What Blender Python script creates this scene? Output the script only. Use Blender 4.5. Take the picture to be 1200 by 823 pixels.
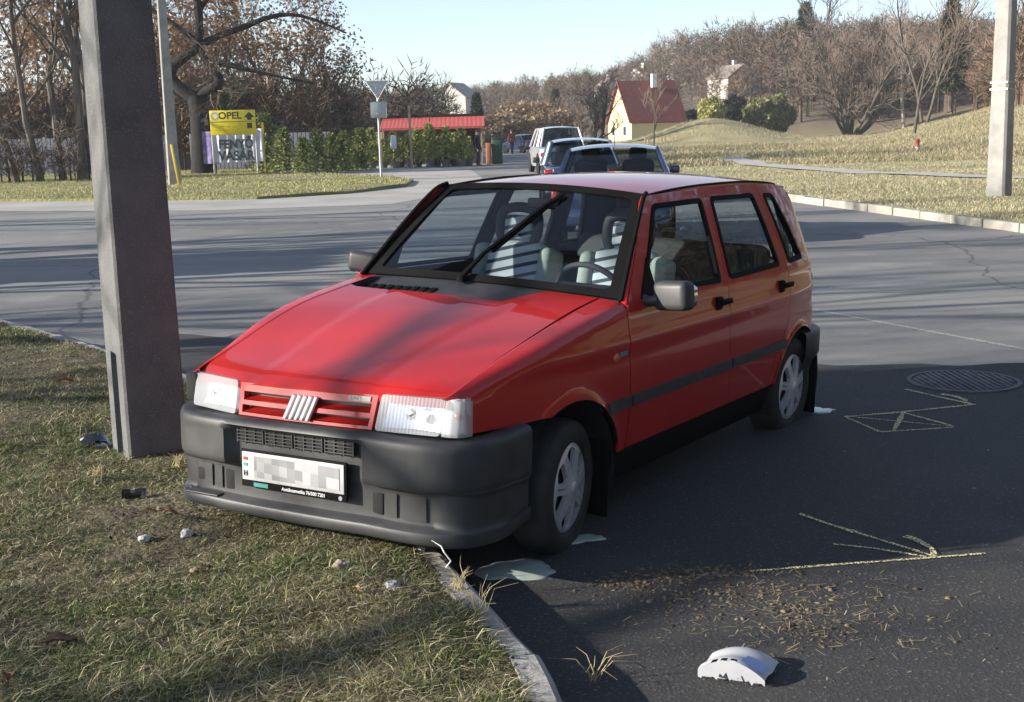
import bpy, bmesh, math, random
import numpy as np
from mathutils import Vector, Matrix, geometry
R = math.radians
for o in list(bpy.data.objects): bpy.data.objects.remove(o)
scn = bpy.context.scene
COL = scn.collection
# ------------------------------------------------------------------ camera
CAM_H = 1.6377; CAM_PITCH = 0.1748; CAM_ROLL = 0.0282; CAM_F = 1453.7 / 1200.0 * 36.0
cd = bpy.data.cameras.new('camera'); cam = bpy.data.objects.new('camera', cd); COL.objects.link(cam)
cd.sensor_width = 36; cd.lens = CAM_F; cd.clip_start = 0.05; cd.clip_end = 3000
cam.matrix_world = Matrix.Translation((0, 0, CAM_H)) @ (Matrix.Rotation(-CAM_PITCH, 4, 'X') @ Matrix.Rotation(CAM_ROLL, 4, 'Y') @ Matrix.Rotation(R(90), 4, 'X'))
scn.camera = cam
# ------------------------------------------------------------------ sky and sun
SUN_EL = 18.5; SUN_AZ = 10.0           # light travels towards +X, turned SUN_AZ degrees towards +Y
wd = bpy.data.worlds.new('World'); scn.world = wd; wd.use_nodes = True
nt = wd.node_tree; bg = nt.nodes['Background']
sky = nt.nodes.new('ShaderNodeTexSky'); sky.sky_type = 'NISHITA'; sky.sun_disc = False
sky.sun_elevation = R(SUN_EL); sky.sun_rotation = R(-90 - SUN_AZ)
sky.air_density = 0.75; sky.dust_density = 0.3; sky.ozone_density = 1.3; sky.altitude = 200
hs = nt.nodes.new('ShaderNodeHueSaturation'); hs.inputs['Saturation'].default_value = 0.8; nt.links.new(sky.outputs['Color'], hs.inputs['Color'])
nt.links.new(hs.outputs['Color'], bg.inputs['Color']); bg.inputs['Strength'].default_value = 0.105
sd = bpy.data.lights.new('sun', 'SUN'); sd.energy = 5.0; sd.angle = R(0.55); sd.color = (1.0, 0.92, 0.80)
sun = bpy.data.objects.new('sun', sd); COL.objects.link(sun)
ld = Vector((math.cos(R(SUN_EL)) * math.cos(R(SUN_AZ)), math.cos(R(SUN_EL)) * math.sin(R(SUN_AZ)), -math.sin(R(SUN_EL))))
sun.rotation_euler = ld.to_track_quat('-Z', 'Y').to_euler()
scn.view_settings.view_transform = 'Standard'; scn.view_settings.look = 'None'
scn.view_settings.exposure = 1.12; scn.view_settings.gamma = 1.0
# ------------------------------------------------------------------ helpers
rng = np.random.default_rng(7)
random.seed(7)

def mesh(name, V, F, smooth=True):
    me = bpy.data.meshes.new(name)
    me.from_pydata([tuple(map(float, v)) for v in V], [], [tuple(map(int, f)) for f in F])
    if smooth: me.polygons.foreach_set('use_smooth', [True] * len(me.polygons))
    me.update()
    if smooth: me.set_sharp_from_angle(angle=R(48))
    return me

def fastmesh(name, V, F, smooth=False):
    """V (n,3) array, F (m,k) array of equal sized faces"""
    V = np.ascontiguousarray(V, np.float32); F = np.ascontiguousarray(F, np.int32)
    me = bpy.data.meshes.new(name); k = F.shape[1]
    me.vertices.add(len(V)); me.vertices.foreach_set('co', V.ravel())
    me.loops.add(F.size); me.loops.foreach_set('vertex_index', F.ravel())
    me.polygons.add(len(F)); me.polygons.foreach_set('loop_start', np.arange(len(F), dtype=np.int32) * k)
    me.polygons.foreach_set('loop_total', np.full(len(F), k, np.int32))
    if smooth: me.polygons.foreach_set('use_smooth', np.ones(len(F), bool))
    me.update(calc_edges=True); me.validate(); return me

def link(name, me, m=None, parent=None, loc=None, rot=None):
    o = bpy.data.objects.new(name, me); COL.objects.link(o)
    if m is not None and me is not None and len(me.materials) == 0: me.materials.append(m)
    if parent is not None: o.parent = parent
    if loc is not None: o.location = loc
    if rot is not None: o.rotation_euler = rot
    return o

def obj(name, V, F, m, parent=None, smooth=True, **k):
    return link(name, mesh(name, V, F, smooth), m, parent, **k)

def tag(o, label, cat, group=None):
    o['label'] = label; o['category'] = cat
    if group: o['group'] = group
    return o
def struct(o): o['kind'] = 'structure'; return o
def stuff(o, label=None, cat=None):
    o['kind'] = 'stuff'
    if label: o['label'] = label
    if cat: o['category'] = cat
    return o
def thing(name, label, cat, loc=(0, 0, 0), rz=0, group=None):
    o = bpy.data.objects.new(name, None); COL.objects.link(o); o.location = loc; o.rotation_euler = (0, 0, rz)
    o.empty_display_size = 0.2
    return tag(o, label, cat, group)
def copy_tree(o, parent=None):
    c = o.copy(); COL.objects.link(c); c.parent = parent
    if parent is not None: c.matrix_parent_inverse = o.matrix_parent_inverse.copy()
    for ch in o.children: copy_tree(ch, c)
    return c

def join(*parts):
    V = []; F = []
    for v, f in parts:
        n = len(V); V.extend([tuple(p) for p in v]); F.extend([tuple(i + n for i in q) for q in f])
    return V, F
def xf(vf, M):
    return [tuple(M @ Vector(v)) for v in vf[0]], vf[1]
def move(vf, d, s=(1, 1, 1)):
    return [(v[0] * s[0] + d[0], v[1] * s[1] + d[1], v[2] * s[2] + d[2]) for v in vf[0]], vf[1]
def box(c, s, b=0.0, seg=2):
    bm = bmesh.new(); bmesh.ops.create_cube(bm, size=1.0)
    for v in bm.verts: v.co = Vector((v.co.x * s[0], v.co.y * s[1], v.co.z * s[2]))
    if b > 0: bmesh.ops.bevel(bm, geom=list(bm.edges), offset=b, segments=seg, profile=0.5, affect='EDGES')
    bm.verts.index_update()
    V = [(v.co.x + c[0], v.co.y + c[1], v.co.z + c[2]) for v in bm.verts]; F = [tuple(v.index for v in f.verts) for f in bm.faces]
    bm.free(); return V, F
def grid(nu, nv, fn, closeu=False):
    V = []; F = []
    for i in range(nu):
        for j in range(nv):
            V.append(fn(i / (nu if closeu else nu - 1), j / (nv - 1)))
    for i in range(nu if closeu else nu - 1):
        for j in range(nv - 1):
            a = i * nv + j; b = ((i + 1) % nu) * nv + j
            F.append((a, b, b + 1, a + 1))
    return V, F
def lathe(prof, n=32, axis='z'):
    """prof: list of (r,h)"""
    def fn(u, v):
        k = v * (len(prof) - 1); i = min(int(k + 1e-9), len(prof) - 1); r, h = prof[i]
        a = u * 2 * math.pi; c, s = r * math.cos(a), r * math.sin(a)
        return (c, s, h) if axis == 'z' else (c, h, s)
    return grid(n, len(prof), fn, True)
def tube(pts, rad, n=6, cap=True):
    pts = [Vector(p) for p in pts]; V = []; F = []
    if not hasattr(rad, '__len__'): rad = [rad] * len(pts)
    up = None
    for i, p in enumerate(pts):
        d = (pts[min(i + 1, len(pts) - 1)] - pts[max(i - 1, 0)])
        if d.length < 1e-9: d = Vector((0, 0, 1))
        d.normalize()
        if up is None: up = d.orthogonal().normalized()
        else:
            up = up - d * up.dot(d)
            up = up.normalized() if up.length > 1e-6 else d.orthogonal().normalized()
        w = d.cross(up)
        for k in range(n):
            a = 2 * math.pi * k / n; V.append(tuple(p + (up * math.cos(a) + w * math.sin(a)) * rad[i]))
    for i in range(len(pts) - 1):
        for k in range(n):
            a = i * n + k; b = i * n + (k + 1) % n; F.append((a, b, b + n, a + n))
    if cap:
        F.append(tuple(range(n - 1, -1, -1))); m = (len(pts) - 1) * n; F.append(tuple(m + k for k in range(n)))
    return V, F
def extrude_poly(poly, z0, z1):
    """closed polygon [(x,y)] ccw extruded along z"""
    n = len(poly); V = [(p[0], p[1], z0) for p in poly] + [(p[0], p[1], z1) for p in poly]
    F = [(i, (i + 1) % n, (i + 1) % n + n, i + n) for i in range(n)] + [tuple(range(n - 1, -1, -1)), tuple(range(n, 2 * n))]
    return V, F
def interp(pts, n):
    """resample polyline of tuples through Catmull-Rom to n points"""
    P = np.array(pts, float); m = len(P)
    Q = np.vstack([2 * P[0] - P[1], P, 2 * P[-1] - P[-2]]); out = []
    for t in np.linspace(0, m - 1, n):
        i = min(int(t), m - 2); u = t - i; p0, p1, p2, p3 = Q[i], Q[i + 1], Q[i + 2], Q[i + 3]
        out.append(0.5 * ((2 * p1) + (-p0 + p2) * u + (2 * p0 - 5 * p1 + 4 * p2 - p3) * u * u + (-p0 + 3 * p1 - 3 * p2 + p3) * u ** 3))
    return np.array(out)
def sstep(a, b, x):
    t = np.clip((np.asarray(x, float) - a) / (b - a), 0, 1); return t * t * (3 - 2 * t)
_perm = np.random.default_rng(3).random((256, 256))
def vnoise(x, y, s=1.0, o=0):
    x = np.asarray(x, float) * s + 37.3 * o; y = np.asarray(y, float) * s + 91.7 * o
    xi = np.floor(x).astype(int); yi = np.floor(y).astype(int); fx = x - xi; fy = y - yi
    fx = fx * fx * (3 - 2 * fx); fy = fy * fy * (3 - 2 * fy)
    g = lambda a, b: _perm[a & 255, b & 255]
    return (g(xi, yi) * (1 - fx) + g(xi + 1, yi) * fx) * (1 - fy) + (g(xi, yi + 1) * (1 - fx) + g(xi + 1, yi + 1) * fx) * fy
def pip(px, py, poly):
    px = np.asarray(px, float); py = np.asarray(py, float); ins = np.zeros(px.shape, bool); n = len(poly)
    for i in range(n):
        x1, y1 = poly[i]; x2, y2 = poly[(i + 1) % n]
        if y1 == y2: continue
        c = ((y1 > py) != (y2 > py)) & (px < (x2 - x1) * (py - y1) / (y2 - y1) + x1); ins ^= c
    return ins
def offset_poly(P, d):
    P = np.array(P, float); n = len(P); A = 0.5 * np.sum(P[:, 0] * np.roll(P[:, 1], -1) - np.roll(P[:, 0], -1) * P[:, 1])
    e = np.roll(P, -1, 0) - P; e /= np.maximum(np.linalg.norm(e, axis=1, keepdims=True), 1e-9)
    nr = np.stack([-e[:, 1], e[:, 0]], 1) * (1 if A > 0 else -1)      # inward
    b = nr + np.roll(nr, 1, 0); b /= np.maximum((b * b).sum(1, keepdims=True) / 2, 0.35)
    return P + b * d
def densify(P, step):
    out = []; n = len(P)
    for i in range(n):
        a = np.array(P[i], float); b = np.array(P[(i + 1) % n], float); k = max(1, int(math.ceil(np.linalg.norm(b - a) / step)))
        for j in range(k): out.append(a + (b - a) * j / k)
    return np.array(out)
def panel_vf(loops, fn, step=0.04, flange=0.012, fdir=(0, -1, 0), gap=0.0, mirror=False, flip=None):
    """fill the first loop minus the other loops in the (u,v) plane, map by fn(u,v)->(n,3); folded edge of depth flange along fdir"""
    LO = [densify(offset_poly(l, gap if i == 0 else -gap) if gap else np.array(l, float), step) for i, l in enumerate(loops)]
    pts = []; ed = []
    for l in LO:
        n0 = len(pts); pts.extend(l.tolist()); n = len(l); ed.extend([(n0 + i, n0 + (i + 1) % n) for i in range(n)])
    A = LO[0]; u0, v0 = A.min(0); u1, v1 = A.max(0)
    gu, gv = np.meshgrid(np.arange(u0 + step * .5, u1, step), np.arange(v0 + step * .5, v1, step)); gu = gu.ravel(); gv = gv.ravel()
    ok = pip(gu, gv, A)
    for l in LO[1:]: ok &= ~pip(gu, gv, l)
    B = np.array(pts)
    G = np.stack([gu[ok], gv[ok]], 1)
    if len(G):
        dmin = np.min(np.hypot(G[:, None, 0] - B[None, :, 0], G[:, None, 1] - B[None, :, 1]), axis=1); G = G[dmin > step * .45]
    allp = [Vector(p) for p in pts] + [Vector((a, b)) for a, b in G]
    vs, es, fs, ov, oe, of = geometry.delaunay_2d_cdt(allp, ed, [], 0, 1e-6)
    V2 = np.array([(v.x, v.y) for v in vs]); T = np.array([tuple(f) for f in fs])
    cc = V2[T].mean(1); ok = pip(cc[:, 0], cc[:, 1], A)
    for l in LO[1:]: ok &= ~pip(cc[:, 0], cc[:, 1], l)
    T = T[ok]
    V = np.array(fn(V2[:, 0], V2[:, 1]))
    nm_ = np.cross(V[T[:, 1]] - V[T[:, 0]], V[T[:, 2]] - V[T[:, 0]]).sum(0)
    if flip or (flip is None and np.dot(nm_, np.array(fdir, float)) > 0): T = T[:, ::-1]
    F = [tuple(t) for t in T]
    V = V.tolist()
    if flange:
        fd = np.array(fdir, float)
        for l in LO:
            P = np.array(fn(l[:, 0], l[:, 1])); Q = P + fd * flange; n0 = len(V); n = len(l)
            V.extend(P.tolist()); V.extend(Q.tolist())
            for i in range(n):
                j = (i + 1) % n; F.append((n0 + i, n0 + j, n0 + n + j, n0 + n + i))
    if mirror: V = [(v[0], -v[1], v[2]) for v in V]; F = [f[::-1] for f in F]
    return V, F
def textmesh(s, size=1.0, ext=0.0, bold=0.0):
    cu = bpy.data.curves.new('t', 'FONT'); cu.body = s; cu.size = size; cu.extrude = ext; cu.align_x = 'CENTER'; cu.align_y = 'CENTER'; cu.offset = bold
    o = bpy.data.objects.new('t', cu); COL.objects.link(o); bpy.context.view_layer.update()
    dg = bpy.context.evaluated_depsgraph_get(); me = bpy.data.meshes.new_from_object(o.evaluated_get(dg))
    bpy.data.objects.remove(o); V = [tuple(v.co) for v in me.vertices]; F = [tuple(p.vertices) for p in me.polygons]; bpy.data.meshes.remove(me)
    return V, F
# ------------------------------------------------------------------ materials
def pmat(name, c1, c2=None, scale=8.0, rough=0.6, metal=0.0, bump=0.0, bscale=None, coat=0.0, detail=4.0, spec=0.5, ramp=(0.35, 0.65), rvar=0.0, stretch=None, dist=0.01):
    m = bpy.data.materials.new(name); m.use_nodes = True; n = m.node_tree; b = n.nodes['Principled BSDF']
    b.inputs['Roughness'].default_value = rough; b.inputs['Metallic'].default_value = metal
    b.inputs['Specular IOR Level'].default_value = spec; b.inputs['Coat Weight'].default_value = coat; b.inputs['Coat Roughness'].default_value = 0.03
    b.inputs['Base Color'].default_value = (*c1, 1)
    if c2 is not None or bump or rvar:
        tc = n.nodes.new('ShaderNodeTexCoord'); mp = n.nodes.new('ShaderNodeMapping'); n.links.new(tc.outputs['Object'], mp.inputs['Vector'])
        if stretch: mp.inputs['Scale'].default_value = stretch
        nz = n.nodes.new('ShaderNodeTexNoise'); nz.inputs['Scale'].default_value = scale; nz.inputs['Detail'].default_value = detail
        n.links.new(mp.outputs['Vector'], nz.inputs['Vector'])
        cr = n.nodes.new('ShaderNodeValToRGB'); cr.color_ramp.elements[0].position = ramp[0]; cr.color_ramp.elements[1].position = ramp[1]
        cr.color_ramp.elements[0].color = (*c1, 1); cr.color_ramp.elements[1].color = (*(c2 or c1), 1)
        n.links.new(nz.outputs['Fac'], cr.inputs['Fac']); n.links.new(cr.outputs['Color'], b.inputs['Base Color'])
        if rvar:
            mr = n.nodes.new('ShaderNodeMapRange'); mr.inputs['To Min'].default_value = rough - rvar; mr.inputs['To Max'].default_value = rough + rvar
            n.links.new(nz.outputs['Fac'], mr.inputs['Value']); n.links.new(mr.outputs['Result'], b.inputs['Roughness'])
        if bump:
            nb = n.nodes.new('ShaderNodeTexNoise'); nb.inputs['Scale'].default_value = bscale or scale * 4; nb.inputs['Detail'].default_value = 6
            n.links.new(mp.outputs['Vector'], nb.inputs['Vector'])
            bp = n.nodes.new('ShaderNodeBump'); bp.inputs['Strength'].default_value = bump; bp.inputs['Distance'].default_value = dist
            n.links.new(nb.outputs['Fac'], bp.inputs['Height']); n.links.new(bp.outputs['Normal'], b.inputs['Normal'])
    return m
def attr_mat(name, rough=0.7, trans=0.0):
    m = bpy.data.materials.new(name); m.use_nodes = True; n = m.node_tree; b = n.nodes['Principled BSDF']
    a = n.nodes.new('ShaderNodeAttribute'); a.attribute_name = 'Col'; n.links.new(a.outputs['Color'], b.inputs['Base Color'])
    b.inputs['Roughness'].default_value = rough; b.inputs['Specular IOR Level'].default_value = 0.25
    if trans:
        t = n.nodes.new('ShaderNodeBsdfTranslucent'); n.links.new(a.outputs['Color'], t.inputs['Color'])
        mx = n.nodes.new('ShaderNodeMixShader'); mx.inputs['Fac'].default_value = trans
        n.links.new(b.outputs['BSDF'], mx.inputs[1]); n.links.new(t.outputs['BSDF'], mx.inputs[2])
        n.links.new(mx.outputs['Shader'], n.nodes['Material Output'].inputs['Surface'])
    return m
def setcol(me, C):
    a = me.color_attributes.new('Col', 'FLOAT_COLOR', 'POINT'); C4 = np.ones((len(me.vertices), 4), np.float32); C4[:, :3] = C
    a.data.foreach_set('color', C4.ravel())
def glass(name, tint=(0.75, 0.82, 0.84), rough=0.0, base=0.08):
    m = bpy.data.materials.new(name); m.use_nodes = True; n = m.node_tree; n.nodes.remove(n.nodes['Principled BSDF'])
    t = n.nodes.new('ShaderNodeBsdfTransparent'); t.inputs['Color'].default_value = (*tint, 1)
    g = n.nodes.new('ShaderNodeBsdfGlossy'); g.inputs['Roughness'].default_value = rough
    ge = n.nodes.new('ShaderNodeNewGeometry'); dt = n.nodes.new('ShaderNodeVectorMath'); dt.operation = 'DOT_PRODUCT'; n.links.new(ge.outputs['Normal'], dt.inputs[0]); n.links.new(ge.outputs['Incoming'], dt.inputs[1])
    def mth(op, a, b_=None, c_=None):
        q = n.nodes.new('ShaderNodeMath'); q.operation = op
        for i_, s_ in enumerate((a, b_, c_)):
            if s_ is None: continue
            if isinstance(s_, float): q.inputs[i_].default_value = s_
            else: n.links.new(s_, q.inputs[i_])
        return q.outputs[0]
    ab = mth('ABSOLUTE', dt.outputs['Value']); sch = mth('POWER', mth('SUBTRACT', 1.0, ab), 5.0); fac = mth('MULTIPLY_ADD', sch, 0.9, base)
    mx = n.nodes.new('ShaderNodeMixShader'); n.links.new(fac, mx.inputs['Fac'])
    n.links.new(t.outputs['BSDF'], mx.inputs[1]); n.links.new(g.outputs['BSDF'], mx.inputs[2])
    n.links.new(mx.outputs['Shader'], n.nodes['Material Output'].inputs['Surface']); return m
def lens_mat(name, tint=(0.95, 0.97, 1.0), sx=140.0):
    m = bpy.data.materials.new(name); m.use_nodes = True; n = m.node_tree; p = n.nodes['Principled BSDF']
    p.inputs['Base Color'].default_value = (*[0.62 * t for t in tint], 1); p.inputs['Roughness'].default_value = 0.22; p.inputs['Coat Weight'].default_value = 0.6
    tc = n.nodes.new('ShaderNodeTexCoord'); sp = n.nodes.new('ShaderNodeSeparateXYZ'); n.links.new(tc.outputs['Object'], sp.inputs['Vector'])
    ml = n.nodes.new('ShaderNodeMath'); ml.operation = 'MULTIPLY'; ml.inputs[1].default_value = sx * 3; n.links.new(sp.outputs['Y'], ml.inputs[0])
    sn = n.nodes.new('ShaderNodeMath'); sn.operation = 'SINE'; n.links.new(ml.outputs['Value'], sn.inputs[0])
    bp = n.nodes.new('ShaderNodeBump'); bp.inputs['Strength'].default_value = 0.14; bp.inputs['Distance'].default_value = 0.003
    n.links.new(sn.outputs['Value'], bp.inputs['Height']); n.links.new(bp.outputs['Normal'], p.inputs['Normal'])
    t = n.nodes.new('ShaderNodeBsdfTransparent'); t.inputs['Color'].default_value = (*tint, 1)
    mx = n.nodes.new('ShaderNodeMixShader'); mx.inputs['Fac'].default_value = 0.46
    n.links.new(t.outputs['BSDF'], mx.inputs[1]); n.links.new(p.outputs['BSDF'], mx.inputs[2])
    n.links.new(mx.outputs['Shader'], n.nodes['Material Output'].inputs['Surface']); return m
M = {}
M['red'] = pmat('red_paint', (0.40, 0.011, 0.009), (0.45, 0.016, 0.012), scale=3, rough=0.38, coat=0.8, spec=0.2, bump=0.03, bscale=9)
M['black_plastic'] = pmat('black_plastic', (0.032, 0.033, 0.036), (0.05, 0.051, 0.054), scale=9, rough=0.5, bump=0.05, bscale=300)
M['rubber'] = pmat('black_rubber', (0.005, 0.005, 0.0055), rough=0.75, spec=0.12)
M['tyre'] = pmat('tyre_rubber', (0.014, 0.014, 0.015), (0.03, 0.028, 0.026), scale=14, rough=0.8, bump=0.2, bscale=90)
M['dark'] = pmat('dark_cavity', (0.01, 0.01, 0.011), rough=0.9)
M['silver'] = pmat('silver_hubcap', (0.60, 0.61, 0.64), (0.68, 0.69, 0.72), scale=12, rough=0.34, metal=0.45)
M['chrome'] = pmat('chrome', (0.85, 0.86, 0.88), rough=0.12, metal=1.0)
M['emblem'] = pmat('emblem_silver', (0.72, 0.73, 0.75), rough=0.35, metal=0.35)
M['reflector'] = pmat('lamp_reflector', (0.9, 0.91, 0.93), rough=0.22, metal=0.9)
M['lens'] = lens_mat('lamp_lens'); M['lens_corner'] = lens_mat('corner_lens', (0.92, 0.93, 0.95), 90)
M['amber'] = pmat('amber_lens', (0.55, 0.13, 0.01), rough=0.2, coat=0.5)
M['redlens'] = pmat('red_lens', (0.35, 0.01, 0.01), rough=0.2, coat=0.5)
M['glass'] = glass('window_glass'); M['glass_screen'] = glass('windscreen_glass', (0.80, 0.86, 0.88))
M['glass_dark'] = glass('dark_window_glass', (0.45, 0.5, 0.52))
M['interior'] = pmat('interior_plastic', (0.03, 0.032, 0.036), (0.04, 0.042, 0.046), scale=10, rough=0.75)
M['liner'] = pmat('roof_lining', (0.30, 0.30, 0.30), rough=0.9)
M['bolster'] = pmat('seat_bolster', (0.27, 0.31, 0.28), (0.33, 0.37, 0.33), scale=60, rough=0.95)
M['white_paint'] = pmat('white_paint', (0.75, 0.76, 0.76), rough=0.4)
M['teal'] = pmat('teal_print', (0.08, 0.30, 0.28), rough=0.4)
M['navy'] = pmat('navy_print', (0.02, 0.03, 0.06), rough=0.4)
M['flagred'] = pmat('red_print', (0.6, 0.05, 0.05), rough=0.4)
M['concrete'] = pmat('pole_concrete', (0.085, 0.088, 0.09), (0.13, 0.133, 0.132), scale=5, rough=0.9, bump=0.35, bscale=45, ramp=(0.3, 0.7))
M['pale_concrete'] = pmat('pale_concrete', (0.24, 0.235, 0.225), (0.33, 0.32, 0.305), scale=3, rough=0.9, bump=0.3, bscale=30)
M['steel'] = pmat('galvanised_steel', (0.38, 0.40, 0.42), (0.48, 0.5, 0.52), scale=20, rough=0.45, metal=0.7)
M['yellow'] = pmat('yellow_board', (0.80, 0.66, 0.02), (0.76, 0.60, 0.02), scale=3, rough=0.45)
M['yellow_post'] = pmat('yellow_post_paint', (0.6, 0.46, 0.08), (0.5, 0.38, 0.1), scale=10, rough=0.6)
M['ink'] = pmat('black_ink', (0.02, 0.025, 0.03), rough=0.6)
M['green_ink'] = pmat('dark_green_ink', (0.03, 0.06, 0.055), rough=0.6)
M['wood'] = pmat('weathered_wood', (0.32, 0.25, 0.17), (0.42, 0.34, 0.24), scale=9, rough=0.8, bump=0.2)
M['bark'] = pmat('bark', (0.06, 0.05, 0.042), (0.125, 0.107, 0.09), scale=7, rough=0.95, bump=0.6, bscale=18, stretch=(1, 1, 0.25), dist=0.03)
M['darkbark'] = pmat('dark_bark', (0.007, 0.006, 0.006), (0.018, 0.016, 0.015), scale=7, rough=0.95, bump=0.5, bscale=18, stretch=(1, 1, 0.3), dist=0.03)
M['twig'] = pmat('grey_brown_twigs', (0.11, 0.08, 0.06), (0.19, 0.14, 0.11), scale=0.6, rough=0.95)
M['birch'] = pmat('pale_birch_bark', (0.5, 0.47, 0.43), (0.28, 0.25, 0.22), scale=4, rough=0.9, stretch=(1, 1, 2))
M['leaf'] = attr_mat('dry_leaves', 0.75, 0.25); M['grass'] = attr_mat('grass_blades', 0.75, 0.2); M['needle'] = attr_mat('conifer_needles', 0.8, 0.1)
M['attr'] = attr_mat('mixed_wood', 0.95, 0.0)

def speckle(m, col, scale=55, lim=.16):
    n = m.node_tree; b = n.nodes['Principled BSDF']; src = b.inputs['Base Color'].links[0].from_socket; tc = n.nodes.new('ShaderNodeTexCoord'); vo = n.nodes.new('ShaderNodeTexVoronoi'); vo.inputs['Scale'].default_value = scale; n.links.new(tc.outputs['Object'], vo.inputs['Vector'])
    nz = n.nodes.new('ShaderNodeTexNoise'); nz.inputs['Scale'].default_value = scale * .22; n.links.new(tc.outputs['Object'], nz.inputs['Vector'])
    mt = n.nodes.new('ShaderNodeMath'); mt.operation = 'MULTIPLY_ADD'; mt.inputs[1].default_value = -.55; n.links.new(nz.outputs['Fac'], mt.inputs[0]); n.links.new(vo.outputs['Distance'], mt.inputs[2])
    cr = n.nodes.new('ShaderNodeValToRGB'); cr.color_ramp.elements[0].position = 0.0; cr.color_ramp.elements[0].color = (1, 1, 1, 1); cr.color_ramp.elements[1].position = lim * .35; cr.color_ramp.elements[1].color = (0, 0, 0, 1); n.links.new(mt.outputs[0], cr.inputs['Fac'])
    mx = n.nodes.new('ShaderNodeMix'); mx.data_type = 'RGBA'; n.links.new(cr.outputs['Color'], mx.inputs[0]); n.links.new(src, mx.inputs[6]); mx.inputs[7].default_value = (*col, 1); n.links.new(mx.outputs[2], b.inputs['Base Color'])
speckle(M['concrete'], (.15, .148, .145), 85, .04)
# ================================================================== ground, roads, verges
def asphalt_mat(name, dark, light, spk, crk=.6):
    m = bpy.data.materials.new(name); m.use_nodes = True; n = m.node_tree; b = n.nodes['Principled BSDF']
    tc = n.nodes.new('ShaderNodeTexCoord'); L = n.links
    def noise(s, d=4, st=None):
        z = n.nodes.new('ShaderNodeTexNoise'); z.inputs['Scale'].default_value = s; z.inputs['Detail'].default_value = d
        if st:
            mp = n.nodes.new('ShaderNodeMapping'); mp.inputs['Scale'].default_value = st; L.new(tc.outputs['Object'], mp.inputs['Vector']); L.new(mp.outputs['Vector'], z.inputs['Vector'])
        else: L.new(tc.outputs['Object'], z.inputs['Vector'])
        return z
    def mix(a, bb, f, mode='MIX'):
        x = n.nodes.new('ShaderNodeMix'); x.data_type = 'RGBA'; x.blend_type = mode
        for s, i in ((a, 6), (bb, 7)):
            if isinstance(s, tuple): x.inputs[i].default_value = (*s, 1)
            else: L.new(s, x.inputs[i])
        if isinstance(f, float): x.inputs[0].default_value = f
        else: L.new(f, x.inputs[0])
        return x.outputs[2]
    def ramp(src, p0, p1, c0=(0, 0, 0), c1=(1, 1, 1)):
        r = n.nodes.new('ShaderNodeValToRGB'); r.color_ramp.elements[0].position = p0; r.color_ramp.elements[1].position = p1
        r.color_ramp.elements[0].color = (*c0, 1); r.color_ramp.elements[1].color = (*c1, 1); L.new(src, r.inputs['Fac']); return r.outputs['Color']
    big = noise(.16, 5, (.5, 1.5, 1)); mid = noise(1.3, 5); fine = noise(85, 3); fine2 = noise(230, 2)
    c = ramp(big.outputs['Fac'], .36, .62, dark, light)
    c = mix(c, spk, ramp(mid.outputs['Fac'], .52, .78)); 
    c = mix(c, (.22, .21, .20), ramp(fine.outputs['Fac'], .60, .75, (0, 0, 0), (.8, .8, .8)))
    c = mix(c, (.012, .012, .013), ramp(fine2.outputs['Fac'], .30, .42, (.8, .8, .8), (0, 0, 0)))
    wv = n.nodes.new('ShaderNodeTexVoronoi'); wv.feature = 'DISTANCE_TO_EDGE'; wv.inputs['Scale'].default_value = .22
    dn = noise(1.1, 5); mv = n.nodes.new('ShaderNodeMix'); mv.data_type = 'VECTOR'; mv.inputs[0].default_value = .35; L.new(tc.outputs['Object'], mv.inputs[4]); L.new(dn.outputs['Color'], mv.inputs[5]); L.new(mv.outputs[1], wv.inputs['Vector'])
    c = mix(c, (.014, .014, .014), ramp(wv.outputs['Distance'], .0006, .0020, (crk, crk, crk), (0, 0, 0)))
    L.new(c, b.inputs['Base Color']); b.inputs['Roughness'].default_value = .82; b.inputs['Specular IOR Level'].default_value = .35
    bp = n.nodes.new('ShaderNodeBump'); bp.inputs['Strength'].default_value = .55; bp.inputs['Distance'].default_value = .006; L.new(fine.outputs['Fac'], bp.inputs['Height']); L.new(bp.outputs['Normal'], b.inputs['Normal'])
    return m
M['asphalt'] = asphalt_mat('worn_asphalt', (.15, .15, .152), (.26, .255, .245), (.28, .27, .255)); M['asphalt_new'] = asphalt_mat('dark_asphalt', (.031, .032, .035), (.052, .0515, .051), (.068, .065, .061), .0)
M['asphalt2'] = pmat('pale_asphalt', (.30, .285, .265), (.40, .385, .355), scale=.5, rough=.9, bump=.4, bscale=60)
M['soil'] = pmat('verge_soil', (.075, .058, .038), (.15, .13, .07), scale=9, rough=1.0, bump=.8, bscale=40, dist=.03)
M['meadow'] = pmat('dry_meadow', (.38, .32, .18), (.24, .225, .11), scale=.35, rough=1.0, bump=.8, bscale=7, dist=.15, detail=8)
M['verge'] = pmat('far_verge', (.26, .23, .10), (.16, .165, .065), scale=.8, rough=1.0, bump=.8, bscale=9, dist=.1, detail=8)
M['kerb'] = pmat('kerb_concrete', (.26, .25, .235), (.40, .385, .36), scale=6, rough=.95, bump=.6, bscale=35, dist=.01)
M['kerb2'] = pmat('pale_kerb_concrete', (.26, .245, .21), (.40, .38, .33), scale=1.3, rough=.95, bump=.4, bscale=25)
M['chalk'] = None
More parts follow.
